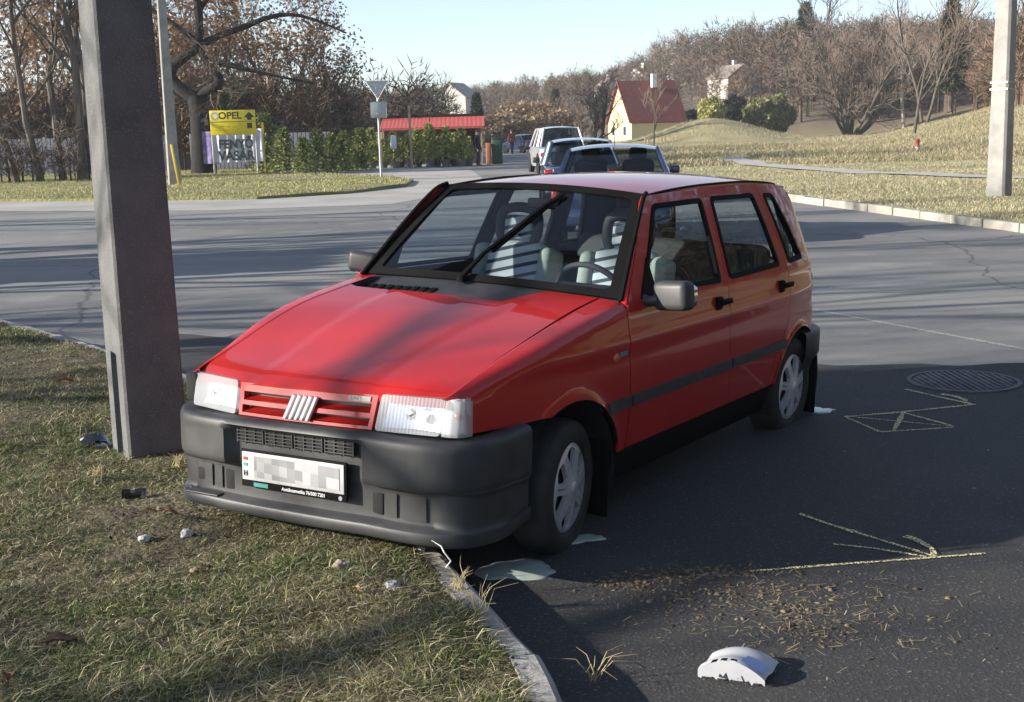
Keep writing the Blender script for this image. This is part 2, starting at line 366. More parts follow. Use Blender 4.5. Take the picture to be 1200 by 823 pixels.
def meadow_fix(m):
    n = m.node_tree; b = n.nodes['Principled BSDF']; src = b.inputs['Base Color'].links[0].from_socket
    tc = n.nodes.new('ShaderNodeTexCoord'); sp_ = n.nodes.new('ShaderNodeSeparateXYZ'); n.links.new(tc.outputs['Object'], sp_.inputs[0]); mr = n.nodes.new('ShaderNodeMapRange'); mr.inputs['From Min'].default_value = 146; mr.inputs['From Max'].default_value = 160; n.links.new(sp_.outputs['Y'], mr.inputs['Value'])
    nz = n.nodes.new('ShaderNodeTexNoise'); nz.inputs['Scale'].default_value = .3; nz.inputs['Detail'].default_value = 6; cr = n.nodes.new('ShaderNodeValToRGB'); cr.color_ramp.elements[0].color = (.10, .075, .055, 1); cr.color_ramp.elements[1].color = (.20, .15, .11, 1); n.links.new(tc.outputs['Object'], nz.inputs['Vector']); n.links.new(nz.outputs['Fac'], cr.inputs['Fac'])
    mx = n.nodes.new('ShaderNodeMix'); mx.data_type = 'RGBA'; n.links.new(mr.outputs['Result'], mx.inputs[0]); n.links.new(src, mx.inputs[6]); n.links.new(cr.outputs['Color'], mx.inputs[7]); n.links.new(mx.outputs[2], b.inputs['Base Color'])
meadow_fix(M['meadow'])
struct(obj('ground', [(-345, -62, -.09), (345, -62, -.09), (345, 645, -.09), (-345, 645, -.09)], [(0, 1, 2, 3)], M['meadow']))
def kline(y): return np.interp(y, [-40, 0, 30, 45, 60, 90, 130, 170], [16.2, 10.1, 5.54, 4.75, 4.3, 3.2, 0.5, -4])     # right-hand road edge
ry = list(np.linspace(-40, 150, 39))
rp = [(float(kline(y)) + .3, y) for y in ry] + [(-5.5, 150), (-3.6, 110), (-4.2, 88), (-9, 76), (-9, 66), (-80, 66), (-80, -40)]
o = struct(obj('road', [(x, y, 0) for x, y in rp], [tuple(range(len(rp)))], M['asphalt'], smooth=False))
# darker resurfaced patch at the near corner
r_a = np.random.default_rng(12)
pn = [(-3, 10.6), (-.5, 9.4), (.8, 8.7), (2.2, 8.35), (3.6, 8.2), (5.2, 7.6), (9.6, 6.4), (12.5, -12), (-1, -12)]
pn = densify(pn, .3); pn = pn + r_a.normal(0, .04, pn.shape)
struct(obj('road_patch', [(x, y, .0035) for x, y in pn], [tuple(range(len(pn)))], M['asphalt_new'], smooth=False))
# paler gravelly lane of the side street and the stall yard
pat = [(-60, 36.5), (-15.4, 33.0), (-7, 29.5), (-2.8, 30.0), (-1.2, 36), (-.9, 46), (-1.6, 56), (-3.5, 61), (-3.5, 72), (-12, 72), (-12, 66), (-60, 68)]
struct(obj('side_lane', [(x, y, .005) for x, y in pat], [tuple(range(len(pat)))], M['asphalt2'], smooth=False))
# ---- near verge
KC = interp([(.72, -8.), (.50, -2.), (.36, 1.0), (.11, 3.17), (-.02, 3.7), (-.31, 4.5), (-.82, 5.7), (-1.52, 7.05), (-2.30, 8.32), (-3.09, 9.34), (-3.86, 10.3), (-4.64, 11.18), (-6.6, 13.1), (-10, 15.8), (-16, 19)], 160)
KN = np.gradient(KC, axis=0); KN = np.stack([KN[:, 1], -KN[:, 0]], 1); KN /= np.linalg.norm(KN, axis=1, keepdims=True)        # towards the road
verge_poly = [tuple(p - n * .08) for p, n in zip(KC, KN)] + [(-40, 22), (-40, -8)]
def hv(x, y):
    return .098 + .045 * (vnoise(x, y, .7, 1) - .5) + .035 * (vnoise(x, y, 2.6, 2) - .5) + .02 * (vnoise(x, y, 7, 3) - .5)
kd = lambda x, y: np.min(np.hypot(np.asarray(x)[:, None] - KC[None, :, 0], np.asarray(y)[:, None] - KC[None, :, 1]), 1)
def vergeh(x, y):
    return np.minimum(hv(x, y), .094 + .35 * np.clip(kd(x, y) - .10, 0, None))
vp = verge_poly
V, F = panel_vf([vp], lambda u, v: np.stack([u, v, vergeh(u, v)], 1), .22, 0)
nv_ = struct(obj('grass_verge', V, F, M['soil']))
V, F = panel_vf([[tuple(p - n * .08) for p, n in zip(KC[30:118], KN[30:118])] + [(-5.5, 10.5), (-5, 1.5)]], lambda u, v: np.stack([u, v, vergeh(u, v) + .006], 1), .07, 0)
struct(obj('verge_soil', V, F, M['soil']))
# kerb stones
kerb = struct(thing('kerb', 'x', 'x')); del kerb['label']; del kerb['category']
seg = np.concatenate([[0], np.cumsum(np.linalg.norm(np.diff(KC, axis=0), axis=1))]); Ltot = seg[-1]; s0 = 0.0; r_ = random.Random(4)
while s0 < Ltot - .3:
    L_ = .96; ss = np.linspace(s0 + .008, min(s0 + L_, Ltot), 7); px = np.interp(ss, seg, KC[:, 0]); py = np.interp(ss, seg, KC[:, 1]); nx = np.interp(ss, seg, KN[:, 0]); ny = np.interp(ss, seg, KN[:, 1])
    dz = r_.uniform(-.010, .006); dl = r_.uniform(-.008, .008); tl = r_.uniform(-.006, .006)
    prof_ = [(.0, -.06), (.002, .08), (.012, .096), (-.012 + .02, .10), (-.09, .102), (-.105, .09), (-.11, -.06)]
    prof_ = [(.010, -.06), (.006, .078), (-.004, .094), (-.018, .101), (-.092, .102), (-.104, .092), (-.108, -.06)]
    V = []; F = []
    for i in range(7):
        for (a, h) in prof_: V.append((px[i] + nx[i] * (a + dl), py[i] + ny[i] * (a + dl), h + (dz + tl * (i - 3) / 3 + .004 * (r_.random() - .5) if h > 0 else 0)))
    m_ = len(prof_)
    for i in range(6):
        for k in range(m_ - 1): F.append((i * m_ + k, i * m_ + k + 1, (i + 1) * m_ + k + 1, (i + 1) * m_ + k))
    F.append(tuple(range(m_ - 1, -1, -1))); F.append(tuple(6 * m_ + k for k in range(m_)))
    obj('kerb_stone', V, F, M['kerb'], kerb, smooth=False); s0 += L_
# far kerb along the meadow
kerb2 = struct(thing('far_kerb', 'x', 'x')); del kerb2['label']; del kerb2['category']
y = 2.0
while y < 62:
    L_ = 1.0; y2 = y + L_ - .02; xa, xb = float(kline(y)), float(kline(y2)); dz = r_.uniform(-.012, .012); dx = r_.uniform(-.012, .012)
    V, F = box((0, 0, .03), (.16, L_ - .015, .22), .015); an = math.atan2(xb - xa, y2 - y)
    obj('kerb_stone', [(v[0] * math.cos(an) + v[1] * math.sin(an) + (xa + xb) / 2 + .10 + dx, -v[0] * math.sin(an) + v[1] * math.cos(an) + (y + y2) / 2, v[2] + dz) for v in V], F, M['kerb2'], kerb2, smooth=False); y += L_
# ---- hillside and meadow on the right
def hillh(x, y):
    x = np.asarray(x, float); y = np.asarray(y, float)
    xf_ = np.interp(y, [-80, 0, 40, 70, 90, 110, 150, 400], [17, 15.5, 17, 20, 24.5, 31, 42, 60]); d1 = (x - xf_) * .95
    yf = np.interp(x, [-250, -60, -10, 5, 15, 40, 80], [300, 240, 215, 185, 158, 150, 150]); d2 = y - yf
    d = np.maximum(d1, d2); d = np.where(d > 0, np.sqrt(d * d + 16) - 4, 0)
    amp = 9.5 + 4.0 * sstep(15, 45, x)
    return 2.3 * np.exp(-((x - 20.0) / 6.0) ** 2 - ((y - 123) / 8) ** 2) + amp * (1 - np.exp(-d / 46)) + .25 * (vnoise(x, y, .15, 5) - .5) * sstep(0, 12, d) * 4 + .08 * (vnoise(x, y, .5, 6) - .5)
us = np.concatenate([np.linspace(0, 1, 6) * .35, .35 + np.linspace(.02, 1, 90) ** 1.9 * 260]); vs = np.concatenate([np.linspace(-60, 110, 120), np.linspace(112, 150, 24), 150 + np.linspace(.01, 1, 40) ** 1.5 * 450])
U, Vv = np.meshgrid(us, vs, indexing='ij'); X = kline(Vv) + .14 + U; Z = .10 + hillh(X, Vv) * sstep(0, 3, U) + .02 * (vnoise(X, Vv, .9, 7) - .5)
nu, nv2 = U.shape; idx = np.arange(nu * nv2).reshape(nu, nv2); Q = np.stack([idx[:-1, :-1], idx[1:, :-1], idx[1:, 1:], idx[:-1, 1:]], -1).reshape(-1, 4)
struct(link('meadow_hillside', fastmesh('meadow_hillside', np.stack([X, Vv, Z], -1).reshape(-1, 3), Q, True), M['meadow']))
def meadz(x, y):
    x = np.asarray(x, float); y = np.asarray(y, float); return .10 + hillh(x, y) * sstep(0, 3, x - kline(y) - .14) + .02 * (vnoise(x, y, .9, 7) - .5)
# far ground on the left and beyond, rising into the wooded hill
xs = np.linspace(-320, 8, 60); yb = np.concatenate([np.linspace(67, 150, 20), np.linspace(155, 600, 50)])
X, Yy = np.meshgrid(xs, yb, indexing='ij'); lim = np.where(Yy < 150, np.where(Yy < 80, -9.5, np.interp(Yy, [80, 88, 110, 150], [-6, -4.4, -3.8, -6])), kline(np.minimum(Yy, 170)) + .14)
X = -320 + (X + 320) / 328 * (lim + 320); Z = .06 + hillh(X, Yy)
nu, nv2 = X.shape; idx = np.arange(nu * nv2).reshape(nu, nv2); Q = np.stack([idx[:-1, :-1], idx[1:, :-1], idx[1:, 1:], idx[:-1, 1:]], -1).reshape(-1, 4)
struct(link('far_ground', fastmesh('far_ground', np.stack([X, Yy, Z], -1).reshape(-1, 3), Q, True), M['meadow']))
# footpath across the meadow
pa = interp([(10.9, 62), (10.2, 54), (9.75, 47), (10.4, 40.5), (11.9, 34.9), (15, 30.5), (22, 26)], 40)
V, F = grid(40, 3, lambda u, v: (lambda i: (lambda p, t: (p[0] + t[1] * (v - .5) * 1.1, p[1] - t[0] * (v - .5) * 1.1, float(meadz(p[0], p[1])) + .035))(pa[i], (lambda d: d / np.linalg.norm(d))(pa[min(i + 1, 39)] - pa[max(i - 1, 0)])))(int(round(u * 39))))
struct(obj('footpath', V, F, pmat('path_gravel', (.36, .34, .31), (.46, .44, .40), scale=3, rough=.95)))
# ---- verge beyond the side street
fv = [(-70, 45.), (-15.4, 37.4), (-10.5, 35.4), (-6.9, 34.4), (-4.6, 36.3), (-3.25, 40.0), (-3.3, 44), (-4.6, 49), (-8, 54), (-11.5, 57), (-11.5, 67.5), (-70, 67.5)]
V, F = panel_vf([fv], lambda u, v: np.stack([u, v, .09 + .06 * (vnoise(u, v, .5, 8) - .5)], 1), 1.0, .2, (0, 0, -1)); struct(obj('far_verge', V, F, M['verge']))
# ---- chalk marks, manhole, puddles
def decal(pts, w, z=.0085, seg=.04, jit=.25, seed=1):
    """a strip of chalk of uneven width on the road"""
    r2 = np.random.default_rng(seed); P = np.array(pts, float); L = np.concatenate([[0], np.cumsum(np.linalg.norm(np.diff(P, axis=0), axis=1))]); n = max(3, int(L[-1] / seg)); t = np.linspace(0, L[-1], n)
    x = np.interp(t, L, P[:, 0]); y = np.interp(t, L, P[:, 1]); d = np.stack([np.gradient(x), np.gradient(y)], 1); d /= np.linalg.norm(d, axis=1, keepdims=True); nn = np.stack([-d[:, 1], d[:, 0]], 1)
    ww = w * (1 + jit * r2.normal(0, 1, n)); V = np.concatenate([np.stack([x + nn[:, 0] * ww / 2, y + nn[:, 1] * ww / 2, 0 * x + z], 1), np.stack([x - nn[:, 0] * ww / 2, y - nn[:, 1] * ww / 2, 0 * x + z], 1)])
    return V.tolist(), [(i, i + 1, n + i + 1, n + i) for i in range(n - 1)]
def chalk_mat(name, col, cover):
    m = bpy.data.materials.new(name); m.use_nodes = True; n = m.node_tree; b = n.nodes['Principled BSDF']; b.inputs['Base Color'].default_value = (*col, 1); b.inputs['Roughness'].default_value = 1
    tc = n.nodes.new('ShaderNodeTexCoord'); z = n.nodes.new('ShaderNodeTexNoise'); z.inputs['Scale'].default_value = 110; z.inputs['Detail'].default_value = 3; n.links.new(tc.outputs['Object'], z.inputs['Vector'])
    cr = n.nodes.new('ShaderNodeValToRGB'); cr.color_ramp.elements[0].position = cover; cr.color_ramp.elements[1].position = cover + .08; n.links.new(z.outputs['Fac'], cr.inputs['Fac']); n.links.new(cr.outputs['Color'], b.inputs['Alpha']); return m
M['chalk'] = chalk_mat('yellow_chalk', (.86, .76, .42), .45); M['faintchalk'] = chalk_mat('pale_chalk', (.62, .66, .58), .5)
cm = tag(obj('chalk_mark', *join(decal([(.86, 4.39), (1.20, 4.435), (1.53, 4.475), (1.78, 4.51)], .016, seed=2), decal([(1.58, 4.49), (1.42, 4.72), (1.28, 4.92), (1.20, 5.06)], .020, seed=3, z=.0095), decal([(1.55, 4.485), (1.38, 4.60), (1.24, 4.66)], .014, seed=4, z=.0100), decal([(1.585, 4.51), (1.60, 4.58), (1.575, 4.68), (1.545, 4.73)], .030, seed=5, z=.0105)), M['chalk']), 'yellow chalk line with an arrow drawn on sunlit asphalt', 'chalk mark')
cm2 = tag(obj('chalk_mark', *join(decal([(1.86, 6.80), (2.18, 6.87), (2.68, 7.02)], .022, seed=6), decal([(1.95, 6.43), (2.16, 6.46), (2.36, 6.49)], .018, seed=7), decal([(1.86, 6.80), (1.95, 6.43)], .020, seed=8, z=.0092), decal([(2.22, 6.88), (2.03, 6.45)], .026, seed=9, z=.0100), decal([(2.20, 6.87), (2.37, 6.50)], .020, seed=10, z=.0107), decal([(1.90, 6.78), (2.36, 6.50)], .010, seed=11, z=.0113),
    decal([(2.66, 7.02), (2.52, 7.28), (2.42, 7.48)], .022, seed=12, z=.0092), decal([(2.64, 7.04), (2.66, 7.14), (2.64, 7.24), (2.58, 7.31)], .030, seed=13, z=.0100)), M['chalk']), 'yellow chalk box with crossed lines and an arrow beside the manhole', 'chalk mark')
tag(obj('chalk_mark', *decal([(2.70, 10.9), (3.10, 10.0), (3.66, 8.73), (4.2, 7.6)], .05, seed=14), M['faintchalk']), 'faint long pale line across the asphalt behind the manhole', 'chalk mark')
mh = thing('manhole_cover', 'round cast iron manhole cover with ribbed top set in the road', 'manhole cover', (2.85, 7.68, .0))
M['iron'] = pmat('cast_iron', (.09, .09, .095), (.15, .15, .155), scale=12, rough=.7, metal=.3, bump=.3)
obj('frame', *lathe([(.345, .003), (.345, .012), (.315, .012), (.315, .006)], 48), M['iron'], mh)
pt = obj('cover_plate', *lathe([(0, .006), (.31, .006)], 48), M['iron'], mh)
for k in range(15):
    x = -.28 + k * .04; h = math.sqrt(.30 ** 2 - x * x); obj('rib', *box((x, 0, .010), (.018, 2 * h, .008), .002, 1), M['iron'], pt)
M['coolant'] = pmat('coolant', (.42, .50, .44), (.34, .42, .37), scale=14, rough=.12, spec=.6)
def puddle(c, r, seed, label, sq=1.0):
    r2 = np.random.default_rng(seed); n = 64; a = np.linspace(0, 2 * np.pi, n, endpoint=False); rr = r * (1 + sum(r2.normal(0, .20 / k ** .8) * np.cos(k * a + r2.uniform(0, 6.28)) for k in range(1, 12)))
    rr = np.clip(rr, r * .3, None); V = [(c[0], c[1], .008)]; F = []
    for f_, h in ((.7, .008), (.95, .007), (1.0, .0035)):
        V += [(c[0] + f_ * rr[i] * math.cos(a[i]), c[1] + f_ * rr[i] * math.sin(a[i]) * sq, h) for i in range(n)]
    for i in range(n):
        j = (i + 1) % n; F.append((0, 1 + i, 1 + j)); F.append((1 + i, 1 + n + i, 1 + n + j, 1 + j)); F.append((1 + n + i, 1 + 2 * n + i, 1 + 2 * n + j, 1 + n + j))
    return tag(obj('coolant_puddle', V, F, M['coolant']), label, 'puddle')
puddle((.00, 4.50), .145, 5, 'large pale green coolant puddle in front of the front tyre', .8); puddle((.26, 4.83), .085, 6, 'small pale green coolant puddle behind the front tyre', .7); puddle((1.78, 7.00), .10, 8, 'pale puddle beside the rear wheel of the red car', .7)
# ================================================================== near grass
def blades(name, X, Y, Z, H, W, lean, az, C, mat, curl=.5):
    """bent two piece blades, 5 vertices / 3 triangles"""
    n = len(X); s, c = np.sin(az), np.cos(az); la = rng.uniform(0, 2 * np.pi, n); lx, ly = np.cos(la), np.sin(la)
    b = np.stack([X, Y, Z], 1); wv = np.stack([-s, c, 0 * s], 1) * (W / 2)[:, None]
    m = b + np.stack([lx * lean * H * .35, ly * lean * H * .35, H * .6 * np.sqrt(np.clip(1 - (lean * .5) ** 2, .1, 1))], 1)
    t = m + np.stack([lx * lean * H * .75, ly * lean * H * .75, H * .4 * (1 - curl * lean)], 1)
    V = np.stack([b - wv, b + wv, m - wv * .75, m + wv * .75, t], 1).reshape(-1, 3); k = np.arange(n)[:, None] * 5
    F = np.concatenate([k + [0, 1, 3], k + [0, 3, 2], k + [2, 3, 4]], 0)
    me = fastmesh(name, V, F); setcol(me, np.repeat(C, 5, 0)); return link(name, me, mat)
def inview(x, y, z, mg=60):
    p = np.stack([x, y, z - CAM_H], 1); Rm = np.array(cam.matrix_world.to_3x3()); d = p @ Rm; f = 1453.7
    px = 600 + f * d[:, 0] / np.maximum(-d[:, 2], .01); py = 411.5 - f * d[:, 1] / np.maximum(-d[:, 2], .01)
    return (d[:, 2] < -.1) & (px > -mg) & (px < 1200 + mg) & (py > -mg) & (py < 823 + mg * 2)
N = 1100000
yy = 2.2 * np.exp(rng.random(N) * math.log(11.6 / 2.2)); xx = -yy * .47 + rng.random(N) * (yy * .47 + .5)
zz = vergeh(xx[:1], yy[:1]); ok = pip(xx, yy, verge_poly); xx, yy = xx[ok], yy[ok]; ok = inview(xx, yy, 0 * xx + .1); xx, yy = xx[ok], yy[ok]
dens = .16 + 1.25 * vnoise(xx, yy, 2.2, 11) * vnoise(xx, yy, 6, 12) * 2; ok = rng.random(len(xx)) < dens * .66; xx, yy = xx[ok], yy[ok]
kk = np.concatenate([kd(xx[i:i + 20000], yy[i:i + 20000]) for i in range(0, len(xx), 20000)]); ok = kk > .075 + .07 * rng.random(len(xx)); xx, yy, kk = xx[ok], yy[ok], kk[ok]
zz = np.concatenate([vergeh(xx[i:i + 20000], yy[i:i + 20000]) for i in range(0, len(xx), 20000)])
n = len(xx); gk = vnoise(xx, yy, 1.6, 13) * .6 + vnoise(xx, yy, 5.5, 14) * .4; u = rng.random(n)
kind = np.where(u < .28 + .55 * (gk - .42) * 2.2, 0, np.where(u < .62 + .3 * (gk - .5), 1, np.where(u < .86, 2, 3)))          # green, olive, straw, brown
base = np.array([[.105, .145, .042], [.19, .182, .085], [.46, .405, .27], [.13, .095, .062]])[kind] * rng.uniform(.4, 1.65, (n, 1)) * rng.uniform(.9, 1.1, (n, 3))
tall = vnoise(xx, yy, 1.1, 15)
H = rng.uniform(.012, .042, n) * (.6 + .9 * tall) * np.where(kind == 2, 1.15, 1.0); H = np.where(rng.random(n) < .006, H * 2.4, H)
lean = np.where(kind >= 2, rng.uniform(.9, 1.9, n), rng.uniform(.5, 1.7, n))
Wd = rng.uniform(.0017, .0046, n) * np.clip(.6 + yy * .12, .9, 2.0)
near = (np.hypot(xx + 1.8, yy - 6.1) < .16)
stuff(blades('grass', xx, yy, zz - .004, H, Wd, lean, rng.uniform(0, 6.28, n), base, M['grass']), 'short matted green and straw coloured grass of the near verge', 'grass')
# leaf litter, crumbs of soil lying in the grass and along the kerb
def scraps(name, X, Y, Z, S_, C, mat, flat=.35):
    n = len(X); a = rng.uniform(0, 6.28, n); t = rng.normal(0, flat, (n, 2)); k4 = np.array([[-1, -.6], [1, -.5], [.9, .6], [-.8, .7]])
    P = []
    for q in k4:
        ux = (q[0] * np.cos(a) - q[1] * np.sin(a)) * S_; uy = (q[0] * np.sin(a) + q[1] * np.cos(a)) * S_; P.append(np.stack([X + ux, Y + uy, Z + t[:, 0] * ux + t[:, 1] * uy + rng.normal(0, .12, n) * S_], 1))
    V = np.stack(P, 1).reshape(-1, 3); k = np.arange(n)[:, None] * 4; me = fastmesh(name, V, np.concatenate([k + [0, 1, 2], k + [0, 2, 3]], 0)); setcol(me, np.repeat(C, 4, 0)); return link(name, me, mat)
N = 30000; yy = 2.2 * np.exp(rng.random(N) * math.log(11 / 2.2)); xx = -yy * .47 + rng.random(N) * (yy * .47 + .5); ok = pip(xx, yy, verge_poly); xx, yy = xx[ok], yy[ok]; ok = inview(xx, yy, 0 * xx + .1) ; xx, yy = xx[ok], yy[ok]
n = len(xx); C = np.array([[.14, .10, .06], [.085, .062, .04], [.22, .18, .12], [.05, .04, .028]])[rng.integers(0, 4, n)] * rng.uniform(.7, 1.3, (n, 1))
stuff(scraps('leaf_litter', xx, yy, vergeh(xx, yy) + rng.uniform(.002, .022, n), rng.uniform(.002, .008, n), C, M['leaf']), 'brown crumbled leaf litter lying among the verge grass', 'leaf litter')
# clods of soil and straw dragged on the road
def clods(name, X, Y, S_, C, z0=0.0):
    n = len(X); T = np.array([[1, 0, .3], [0, 1, .2], [-1, 0, .35], [0, -1, .25], [0, 0, 1.0], [.5, .6, 0], [-.6, -.5, 0]]) ; a = rng.uniform(0, 6.28, n); c, s = np.cos(a), np.sin(a)
    V = T[None] * S_[:, None, None] * rng.uniform(.55, 1.35, (n, 7, 1)); V = np.stack([V[..., 0] * c[:, None] - V[..., 1] * s[:, None] + X[:, None], V[..., 0] * s[:, None] + V[..., 1] * c[:, None] + Y[:, None], V[..., 2] * .7 + z0], -1).reshape(-1, 3)
    k = np.arange(n)[:, None] * 7; me = fastmesh(name, V, np.concatenate([k + q for q in ([0, 1, 4], [1, 2, 4], [2, 3, 4], [3, 0, 4], [0, 5, 1], [1, 5, 2], [2, 6, 3], [3, 6, 0])], 0)); setcol(me, np.repeat(C, 7, 0)); return link(name, me, M['leaf'])
ctr = np.array([[.42, 4.34, .16, .07], [.72, 4.40, .20, .07], [.60, 4.22, .25, .10], [.90, 4.10, .22, .12], [.95, 3.85, .16, .12], [1.25, 3.9, .3, .25], [.55, 4.05, .25, .12], [1.1, 4.25, .3, .1]])
NS = 24000; ii = rng.choice(8, NS, p=[.22, .26, .16, .12, .10, .05, .05, .04]); xx = ctr[ii, 0] + rng.normal(0, 1, NS) * ctr[ii, 2] * .62; yy = ctr[ii, 1] + rng.normal(0, 1, NS) * ctr[ii, 3] * .62
ok = (xx > .20); xx, yy = xx[ok], yy[ok]; ss = rng.gamma(1.1, .0032, len(xx)) + .001
C = np.array([[.12, .092, .058], [.18, .14, .09], [.09, .07, .046], [.25, .205, .135]])[rng.integers(0, 4, len(xx))] * rng.uniform(.8, 1.2, (len(xx), 1))
stuff(clods('scattered_soil', xx, yy, np.clip(ss * .75, .001, .015), C), 'dark soil crumbs spilled over the asphalt in front of the car shadow', 'soil')
N = 330; xx = rng.normal(1.0, .24, N); yy = rng.normal(3.95, .18, N); a = rng.uniform(0, 6.28, N); L_ = rng.uniform(.01, .055, N); ok = xx > .3; xx, yy, a, L_ = xx[ok], yy[ok], a[ok], L_[ok]; N = len(xx)
d = np.stack([np.cos(a), np.sin(a)], 1); nn = np.stack([-d[:, 1], d[:, 0]], 1) * .0012; p0 = np.stack([xx, yy], 1); p1 = p0 + d * L_[:, None]; z0 = rng.uniform(.004, .014, N); z1 = rng.uniform(.004, .02, N)
V = np.stack([np.c_[p0 - nn, z0], np.c_[p0 + nn, z0], np.c_[p1 + nn, z1], np.c_[p1 - nn, z1]], 1).reshape(-1, 3); me = fastmesh('straw', V, np.arange(N * 4).reshape(-1, 4)); setcol(me, np.repeat(np.array([[.44, .36, .22]]) * rng.uniform(.6, 1.2, (N, 1)), 4, 0))
stuff(link('straw', me, M['leaf']), 'pale straw stalks strewn over the asphalt among the soil', 'straw')
N = 2600; xx = rng.uniform(.1, 3.2, N); yy = rng.uniform(2.8, 8.5, N)
stuff(clods('road_grit', xx, yy, rng.gamma(1.2, .0014, N) + .0006, np.array([[.22, .2, .17]]) * rng.uniform(.3, 1.6, (N, 1))), 'fine grit and pebbles on the asphalt', 'grit')
# ================================================================== the red hatchback
CAR_M = Matrix.Translation((-0.4135, 5.1569, 0.0)) @ Matrix.Rotation(4.1123, 4, 'Z') @ Matrix.Rotation(-0.0126, 4, 'Y') @ Matrix.Rotation(-0.0399, 4, 'X')
hatch = thing('hatchback_car', 'red five-door hatchback with black bumpers stopped half over the kerb beside the concrete pole', 'car')
hatch.matrix_world = CAR_M
AR_F = 0.358; AR_R = 0.340; WB = -2.362; WZ = 0.272
def Yside(x, z):
    x = np.asarray(x, float); z = np.asarray(z, float)
    lo = 0.772 - np.where(z > .6, .09 * ((z - .6) / .6) ** 2, .11 * ((.6 - z) / .6) ** 2)
    hi = 0.740 - .36 * (z - .945) - .10 * (z - .945) ** 2
    y = np.where(z < .925, lo, np.where(z > .965, hi, 0))
    t = (z - .925) / .04; mid = (0.772 - .09 * (.325 / .6) ** 2) * (1 - t) + (0.740 - .36 * .02 - .10 * .0004) * t + .008 * np.sin(np.pi * np.clip(t, 0, 1))
    y = np.where((z >= .925) & (z <= .965), mid, y)
    y = y + .006 * np.exp(-((z - .80) / .03) ** 2) - .004 * np.exp(-((z - .74) / .03) ** 2)          # faint swage line along the flank
    y = y - np.where(x > -.35, .088 * ((x + .35) / .95) ** 2, 0) - np.where(x < -2.1, .05 * ((-2.1 - x) / .6) ** 2, 0)
    e = np.clip((-2.56 - x) / .25, 0, .995); y = y - .17 * (1 - np.sqrt(1 - e * e))
    for wx, r in ((0, AR_F), (WB, AR_R)):
        d = np.hypot(x - wx, z - WZ); y = y + .012 * np.exp(-((d - r) / .022) ** 2) * (z < .75)
    return y
def S(u, v): return np.stack([u, Yside(u, v), v], 1)
def Soff(d):
    return lambda u, v: np.stack([u, Yside(u, v) + d, v], 1)
def arch(wx, r, a0, a1, n=18, ex=1.0):
    return [(wx + r * math.cos(a) * ex, WZ + r * math.sin(a)) for a in np.linspace(R(a0), R(a1), n)]
# ---- fender: (x,s) with s bending over the shoulder
def zsh(x): t = (np.asarray(x, float) + .45) / 1.1; return .966 - .205 * t + .075 * t * (1 - t) - .02 * np.clip(t, 0, 1) ** 4
FR = .055
def Fend(u, v):
    zs = zsh(u); s0 = zs - FR; y0 = Yside(u, np.minimum(v, s0)); k = np.clip((v - s0) / FR, 0, 1.3)
    y = y0 - FR * (1 - np.cos(k)); z = np.minimum(v, s0) + FR * np.sin(k)
    ex = np.clip(v - s0 - 1.3 * FR, 0, None); y = y - ex; z = z + ex * .10
    return np.stack([u, y, z], 1)
def ycut(x): return .622 + .02 * sstep(-.45, .3, x) + .0 * np.asarray(x)
def s_at_cut(x):                                     # s where the fender reaches the bonnet cut line
    zs = float(zsh(x)); s0 = zs - FR; y0 = float(Yside(x, s0)); y = y0 - FR * (1 - math.cos(1.3)); return s0 + 1.3 * FR + max(0.0, (y - float(ycut(x))))
fx = np.linspace(-.44, .655, 26)
fo = [(-.428, .34)] + [(-.428, z) for z in (.5, .7, .86)] + [(x, s_at_cut(x)) for x in fx]
fo += [(.665, .775), (.655, .742), (.600, .738), (.592, .602), (.30, .592)] + [(x, z) for x, z in arch(0, AR_F, 64, 168, 20) if z > .345]
# ---- door, quarter
d1 = [(-.432, .345), (-.432, .93), (-.445, .955), (-.52, 1.03), (-.62, 1.133), (-.72, 1.235), (-.80, 1.318), (-.835, 1.352), (-.875, 1.376), (-1.2, 1.386), (-1.497, 1.389), (-1.475, 1.2), (-1.428, .95), (-1.425, .7), (-1.44, .5), (-1.47, .345)]
d2 = [(-1.47, .345), (-1.44, .5), (-1.425, .7), (-1.428, .95), (-1.475, 1.2), (-1.497, 1.389), (-1.8, 1.388), (-2.105, 1.383), (-2.135, 1.3), (-2.168, 1.1), (-2.187, .93), (-2.19, .80), (-2.18, .70), (-2.15, .645), (-2.08, .585), (-2.02, .50), (-1.985, .42), (-1.975, .345)]
qp = [(-2.105, 1.383), (-2.135, 1.3), (-2.168, 1.1), (-2.187, .93), (-2.19, .80), (-2.18, .70), (-2.15, .645)][::-1] + [(-2.3, 1.380), (-2.46, 1.366), (-2.56, 1.335), (-2.62, 1.28), (-2.70, 1.12), (-2.765, .95), (-2.79, .80), (-2.79, .50), (-2.70, .50)]
qp = [p for p in qp] + [(x, z) for x, z in arch(WB, AR_R, 138, 13, 30)] + [(-1.978, .348), (-1.985, .42), (-2.02, .50), (-2.08, .585)]
def fillet(P, r, n=4):
    P = [np.array(p, float) for p in P]; out = []
    for i in range(len(P)):
        a, b, c = P[i - 1], P[i], P[(i + 1) % len(P)]; u = a - b; v = c - b; lu, lv = np.linalg.norm(u), np.linalg.norm(v); d = min(r, lu * .45, lv * .45)
        p, q = b + u / lu * d, b + v / lv * d
        for t in np.linspace(0, 1, n): out.append(((1 - t) ** 2) * p + 2 * t * (1 - t) * b + t * t * q)
    return out
w1 = fillet([(-.585, .972), (-.735, 1.135), (-.925, 1.338), (-1.43, 1.342), (-1.40, 1.15), (-1.368, .955)], .03)
w2 = fillet([(-1.463, .958), (-1.490, 1.15), (-1.528, 1.345), (-2.04, 1.340), (-2.072, 1.17), (-2.098, .965)], .03)
